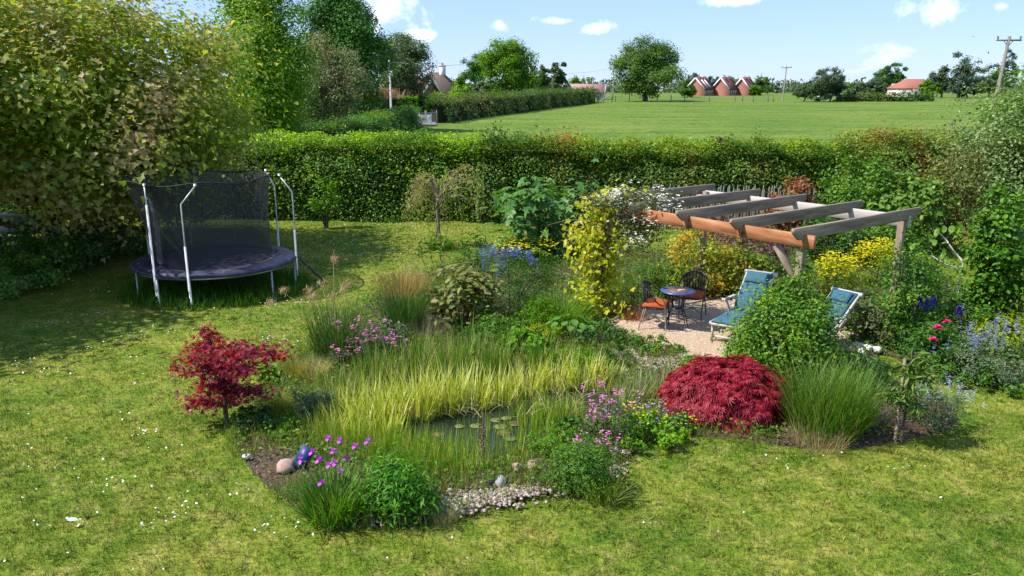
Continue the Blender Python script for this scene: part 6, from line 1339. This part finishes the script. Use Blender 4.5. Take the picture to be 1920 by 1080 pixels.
n = 900; a_ = rng.random(n) * 6.28; r_ = .48 * rng.random(n) ** .5; B = np.c_[r_ * np.cos(a_), r_ * np.sin(a_), .68 + .3 * rng.random(n)]; V, F = blade_arr(B, a_, rng.uniform(.1, .28, n), rng.uniform(.1, .6, n), np.full(n, .007), .8, 3); obj('brown_tops', make_mesh('brown_tops', V, F), leaf_mat('brown_tops', [(.20, .12, .05), (.30, .20, .09), (.40, .28, .15)]), o, 'stuff')
grass_clump('dead_thatch', 'dry grey stems at the foot of the brown topped grass', base_of(790, 640), .4, .5, leaf_mat('grey_straw', [(.16, .13, .10), (.26, .22, .17), (.34, .30, .25)]), 420, .5, .006, .4, 3)
o = thing('airy_grass', 'airy brown seed haze standing before the lawn', 'grass', base_of(780, 545)); n = 420; a_ = rng.random(n) * 6.28; B = np.c_[rng.normal(size=(n, 2)) * .22, .25 + .65 * rng.random(n)]; V, F = blade_arr(B, a_, rng.uniform(.05, .14, n), rng.uniform(.2, 1.2, n), np.full(n, .006), .8, 2); obj('seed_haze', make_mesh('seed_haze', V, F), leaf_mat('brown_tops', []), o, 'stuff'); stems_up(o, np.c_[rng.normal(size=(16, 2)) * .2, .5 + .3 * rng.random(16)], BARK_PALE, .003)
grass_clump('blonde_stipa', 'soft blonde feather grass tuft beside the small red maple', base_of(590, 712), .15, .42, leaf_mat('blonde_grass', [(.30, .25, .10), (.42, .36, .18), (.52, .45, .28)]), 520, .85, .005, .8, 4)
grass_clump('yellow_stipa', 'yellow green fine grass tuft right behind the small red maple', base_of(555, 712), .14, .42, leaf_mat('yellow_fine_grass', [(.15, .17, .02), (.22, .22, .04), (.30, .28, .08)]), 520, .55, .005, .6, 4)
grass_clump('fine_green_tuft', 'fine green grass tuft below the small red maple', base_of(520, 775), .16, .36, leaf_mat('yellow_fine_grass', []), 420, .6, .006, .7, 4)
o = bush('maple_underplanting', 'dark low foliage in the shade of the small red maple', 485, 815, 46, 765, DEEP, 1500, .045, clumps=30); bush('shade_geranium', 'pale leaved plant peeping behind the small red maple', 505, 725, 26, 690, BRIGHT, 360, .08, OVAL, clumps=14)
bush('variegated_tuft', 'grey green leafy tuft left of the pond irises', 590, 795, 40, 730, GREYG, 1300, .07, LONG, clumps=34); bush('pond_edge_herb', 'green herbs at the left pond margin', 545, 830, 46, 785, MID, 1600, .045, LONG, clumps=34)
def campion(name, label, px, py, hw, top, nf, sz=.026):
    o = bush(name, label, px, py, hw, top, leaf_mat('campion_leaf', [(.05, .09, .03), (.09, .13, .05), (.15, .12, .09)]), 900, .045, LONG, cat='flower', clumps=30); rx = hw * m_per(px, py); h = h_of(px, py, top); b0 = []
    for k in range(nf):
        x, y, z = rng.normal() * rx * .55, rng.normal() * rx * .4, h * rng.uniform(.5, 1.05); b0.append((x, y, z)); P = np.array([x, y, z]) + rng.normal(size=(5, 3)) * .022; V, F = petal_heads(P, np.full(5, sz), 5, .3); obj('flower', make_mesh('flower', V, F), PINK, o, 'stuff')
    stems_up(o, b0, MATS['copper_leaf'] if False else STEM, .003); return o
campion('red_campion', 'pink flowered campion beside the dark upright grass', 692, 690, 54, 612, 34); campion('pond_campion', 'pink campion standing at the right pond margin', 1135, 850, 42, 742, 30, .02); campion('red_campion', 'small pink flowers low beside the blonde grass', 640, 700, 22, 655, 9)
campion('low_campion', 'mauve flowers hanging over the front right pond bank', 1115, 880, 34, 820, 16, .018)
bush('iris_greenery', 'fresh leaves at the right end of the reeds', 1075, 700, 44, 655, BRIGHT, 900, .06, LONG, clumps=30)
# hosta: every leaf a part
o = thing('hosta', 'broad leaved hosta at the left edge of the gravel', 'plant', base_of(1072, 640)); me = make_mesh('leaf', *OVAL); me.materials.append(leaf_mat('hosta_leaf', [(.06, .16, .03), (.11, .23, .045)], spec=.5))
for k in range(26):
    aa = k * 2.4; r_ = .10 + .30 * (k / 26) ** .6; l = bpy.data.objects.new('leaf', me); COL.objects.link(l); l.parent = o; l.location = (math.cos(aa) * r_, math.sin(aa) * r_ * .8, .32 - .16 * (k / 26) + .1); s = .19 * float(rng.uniform(.8, 1.15)); l.scale = (s, s * 1.25, s); l.rotation_euler = (float(rng.normal() * .15), float(.25 + rng.normal() * .12), aa)
mb = MB()
for k in range(12): aa = k * 2.4; mb.tube([(0, 0, 0), (math.cos(aa) * .12, math.sin(aa) * .1, .32)], .007, 4)
mb.build('stalks', STEM, o, True, 'stuff')
for args in [('patio_edging', 'low green edging plants left of the gravel', 1130, 655, 50, 605, DEEP, 1500, .045), ('patio_herb', 'low leafy plants between gravel and pebbles', 1215, 672, 44, 632, MID, 1500, .045), ('lime_edging', 'bright green tuft beside the pale pebbles', 1308, 712, 32, 668, BRIGHT, 900, .05), ('gravel_seedling', 'small seedling tuft on the gravel edge', 1270, 668, 16, 645, MID, 260, .04), ('dark_edging', 'dark creeping foliage left of the pebbles', 1150, 690, 44, 655, DEEP, 1200, .04)]:
    bush(*args, clumps=30)
# ground cover with small blue and yellow flowers
o = bush('flowering_ground_cover', 'low green ground cover with tiny blue and yellow flowers beside the red mound', 1215, 842, 84, 782, BRIGHT, 3600, .045, clumps=60, ry=.5); heads(o, 70, .55, .28, .36, .016, YELLOW, 'yellow_flowers', 5, .2, .4); heads(o, 80, .55, .28, .38, .014, LAV, 'blue_flowers', 5, .2, .4)
bush('marsh_plant', 'bright green growth at the right front of the pond', 1045, 862, 62, 812, BRIGHT, 2400, .045, LONG, clumps=44); bush('marsh_marigold', 'round leaved marsh plants at the right water edge', 1085, 835, 46, 795, DEEP, 1100, .07, OVAL, clumps=30)
bush('leafy_shrub', 'leafy green bush on the right front pond bank', 1090, 945, 62, 835, MID, 3200, .055, LONG, clumps=34, shell=.25, cr=.17); grass_clump('bank_grass', 'arching grass leaves in the right front bank bush', base_of(1130, 935), .2, .42, MIXR, 240, .7, .008, .8, 4)
bush('green_phlox', 'fresh green narrow leaved bush at the front bed edge', 752, 982, 56, 868, leaf_mat('phlox_leaf', [(.035, .12, .014), (.065, .185, .022), (.12, .28, .035)]), 3600, .075, LONG, clumps=36, cz=.5, shell=.25, cr=.17)
grass_clump('silver_tuft', 'small fine grey green tuft beside the pebbles', base_of(832, 978), .13, .24, leaf_mat('grey_fine_grass', [(.14, .16, .08), (.22, .23, .13), (.30, .29, .19)]), 420, .8, .004, .5, 3)
# purple iris clump, each flower a part
o = grass_clump('purple_iris', 'iris clump with purple pink flowers at the front left of the pond', base_of(628, 972), .26, .62, leaf_mat('iris_leaf', [(.045, .12, .018), (.085, .19, .028), (.15, .26, .05)]), 420, .6, .019, .9, 5, 'flower'); b0 = base_of(628, 972)
for px, py in ((614, 822), (637, 826), (666, 836), (585, 847), (625, 845), (563, 862), (598, 862), (650, 860), (628, 868), (618, 872), (638, 885), (690, 828), (603, 905)):
    q = AT(px, py, b0[1] + rng.normal() * .12) - b0; mb = MB()
    V, F = petal_heads(q[None], np.array([.055]), 3, -.25, OVAL); mb.add(V, F); V, F = petal_heads(q[None], np.array([.045]), 3, 1.2, KITE); mb.add(V, F); f_ = mb.build('flower', PURP, o); MB().tube([(q[0] * .3, q[1] * .3, 0), q * np.array([.8, .8, .6]), q], .004, 4).build('flower_stalk', STEM, o, True)
# ------------------------------------------------------------------ stones, solar panel, small things
STONE_P = plain_mat('pink_sandstone', [(.30, .19, .15), (.44, .30, .25)], 9, .85, .2, bump=.4); STONE_G = plain_mat('grey_stone', [(.26, .25, .26), (.44, .43, .44)], 9, .85, .2, bump=.4); STONE_W = plain_mat('white_stone', [(.56, .54, .52), (.70, .68, .66)], 7, .8, .2, bump=.3)
def rock(label, px, py, w, h, mat, group=None, d=None):
    s = m_per(px, py); V, F = blob(w * s / 2, (d or w * .8) * s / 2, h * s * .58, 2, .26); o = obj('garden_stone', make_mesh('garden_stone', V, F, True), mat); c = G(px, py); o.location = (c[0], c[1], .05 + h * s * .25); o.rotation_euler = (0, 0, float(rng.random() * 3)); return tag(o, label, 'stone', group)
rock('round pinkish boulder beside the small solar panel', 537, 890, 38, 26, STONE_P); rock('pale grey stone lying at the front pond bank', 938, 918, 26, 20, STONE_G); rock('small dark stone left of the pale grey stone', 918, 916, 12, 14, plain_mat('blue_black_stone', [(.05, .06, .08), (.10, .11, .14)], 7, .7)); rock('pink angular stone on the front pond bank', 970, 888, 28, 18, STONE_P); rock('flat brown stone right of the pink angular one', 998, 884, 28, 14, plain_mat('tan_stone', [(.30, .22, .14), (.40, .30, .2)], 7, .8))
rock('pink stone at the right bank below the campion', 1150, 858, 22, 14, STONE_P); rock('mottled stone behind the right bank pink stone', 1160, 845, 22, 14, STONE_G); rock('dark grey stone at the lawn edge right of the pond', 1173, 842, 14, 18, plain_mat('dark_stone', [(.10, .10, .11), (.2, .2, .21)], 7, .7)); rock('pink stone under the left side of the red mound', 1284, 806, 18, 18, STONE_P); rock('white stone on the grass left of the bed', 463, 865, 14, 9, STONE_W)
for k, (px, py, w, h, lab) in enumerate([(1612, 656, 22, 12, 'upper left white stone on the gravel'), (1628, 660, 24, 12, 'middle white stone on the gravel'), (1645, 664, 20, 12, 'right white stone at the gravel edge'), (1614, 670, 18, 14, 'lowest white stone at the gravel edge'), (1602, 655, 14, 10, 'bluish white stone at the back of the group')]): rock(lab, px, py, w, h, STONE_W, 'white stones at the patio end')
o = thing('solar_panel', 'small tilted blue solar panel beside the pinkish boulder', 'solar panel', base_of(566, 888), math.radians(-18)); pn_ = MB().box((0, 0, 0), (.15, .015, .25)).build('panel', plain_mat('solar_blue', [(.012, .022, .11), (.03, .045, .17)], 22, .45, .35), o); pn_.location = (.03, 0, .17); pn_.rotation_euler = (-.35, .42, 0)
MB().box((0, .014, 0), (.165, .012, .265)).build('frame', plain_mat('panel_frame', [(.03, .04, .10), (.05, .06, .13)], 6, .5), pn_); MB().tube([(0, .03, -.1), (0, .03, .14)], .01, 6).build('stake', DARK, o, True)
LEAFPALE = plain_mat('pale_fallen_leaf', [(.42, .52, .40), (.52, .60, .48)], 9, .7); LEAFBR = plain_mat('brown_fallen_leaf', [(.10, .06, .035), (.2, .13, .08)], 12, .8)
for lab, px, py, s, m_, rz in [('pale green fallen leaf on the front lawn', 138, 988, .11, LEAFPALE, .4), ('curled brown leaf next to the pale fallen leaf', 150, 972, .10, LEAFBR, 2.2), ('small brown leaf lying on the left lawn', 256, 793, .08, LEAFBR, 1.0)]:
    V, F = OVAL; o = obj('fallen_leaf', make_mesh('fallen_leaf', (V * np.array([1, 1.1, 1.6]) + np.array([-.5, 0, .25])) * s, F), m_); c = G(px, py); o.location = (c[0], c[1], .055); o.rotation_euler = (.15, .1, rz); tag(o, lab, 'leaf')
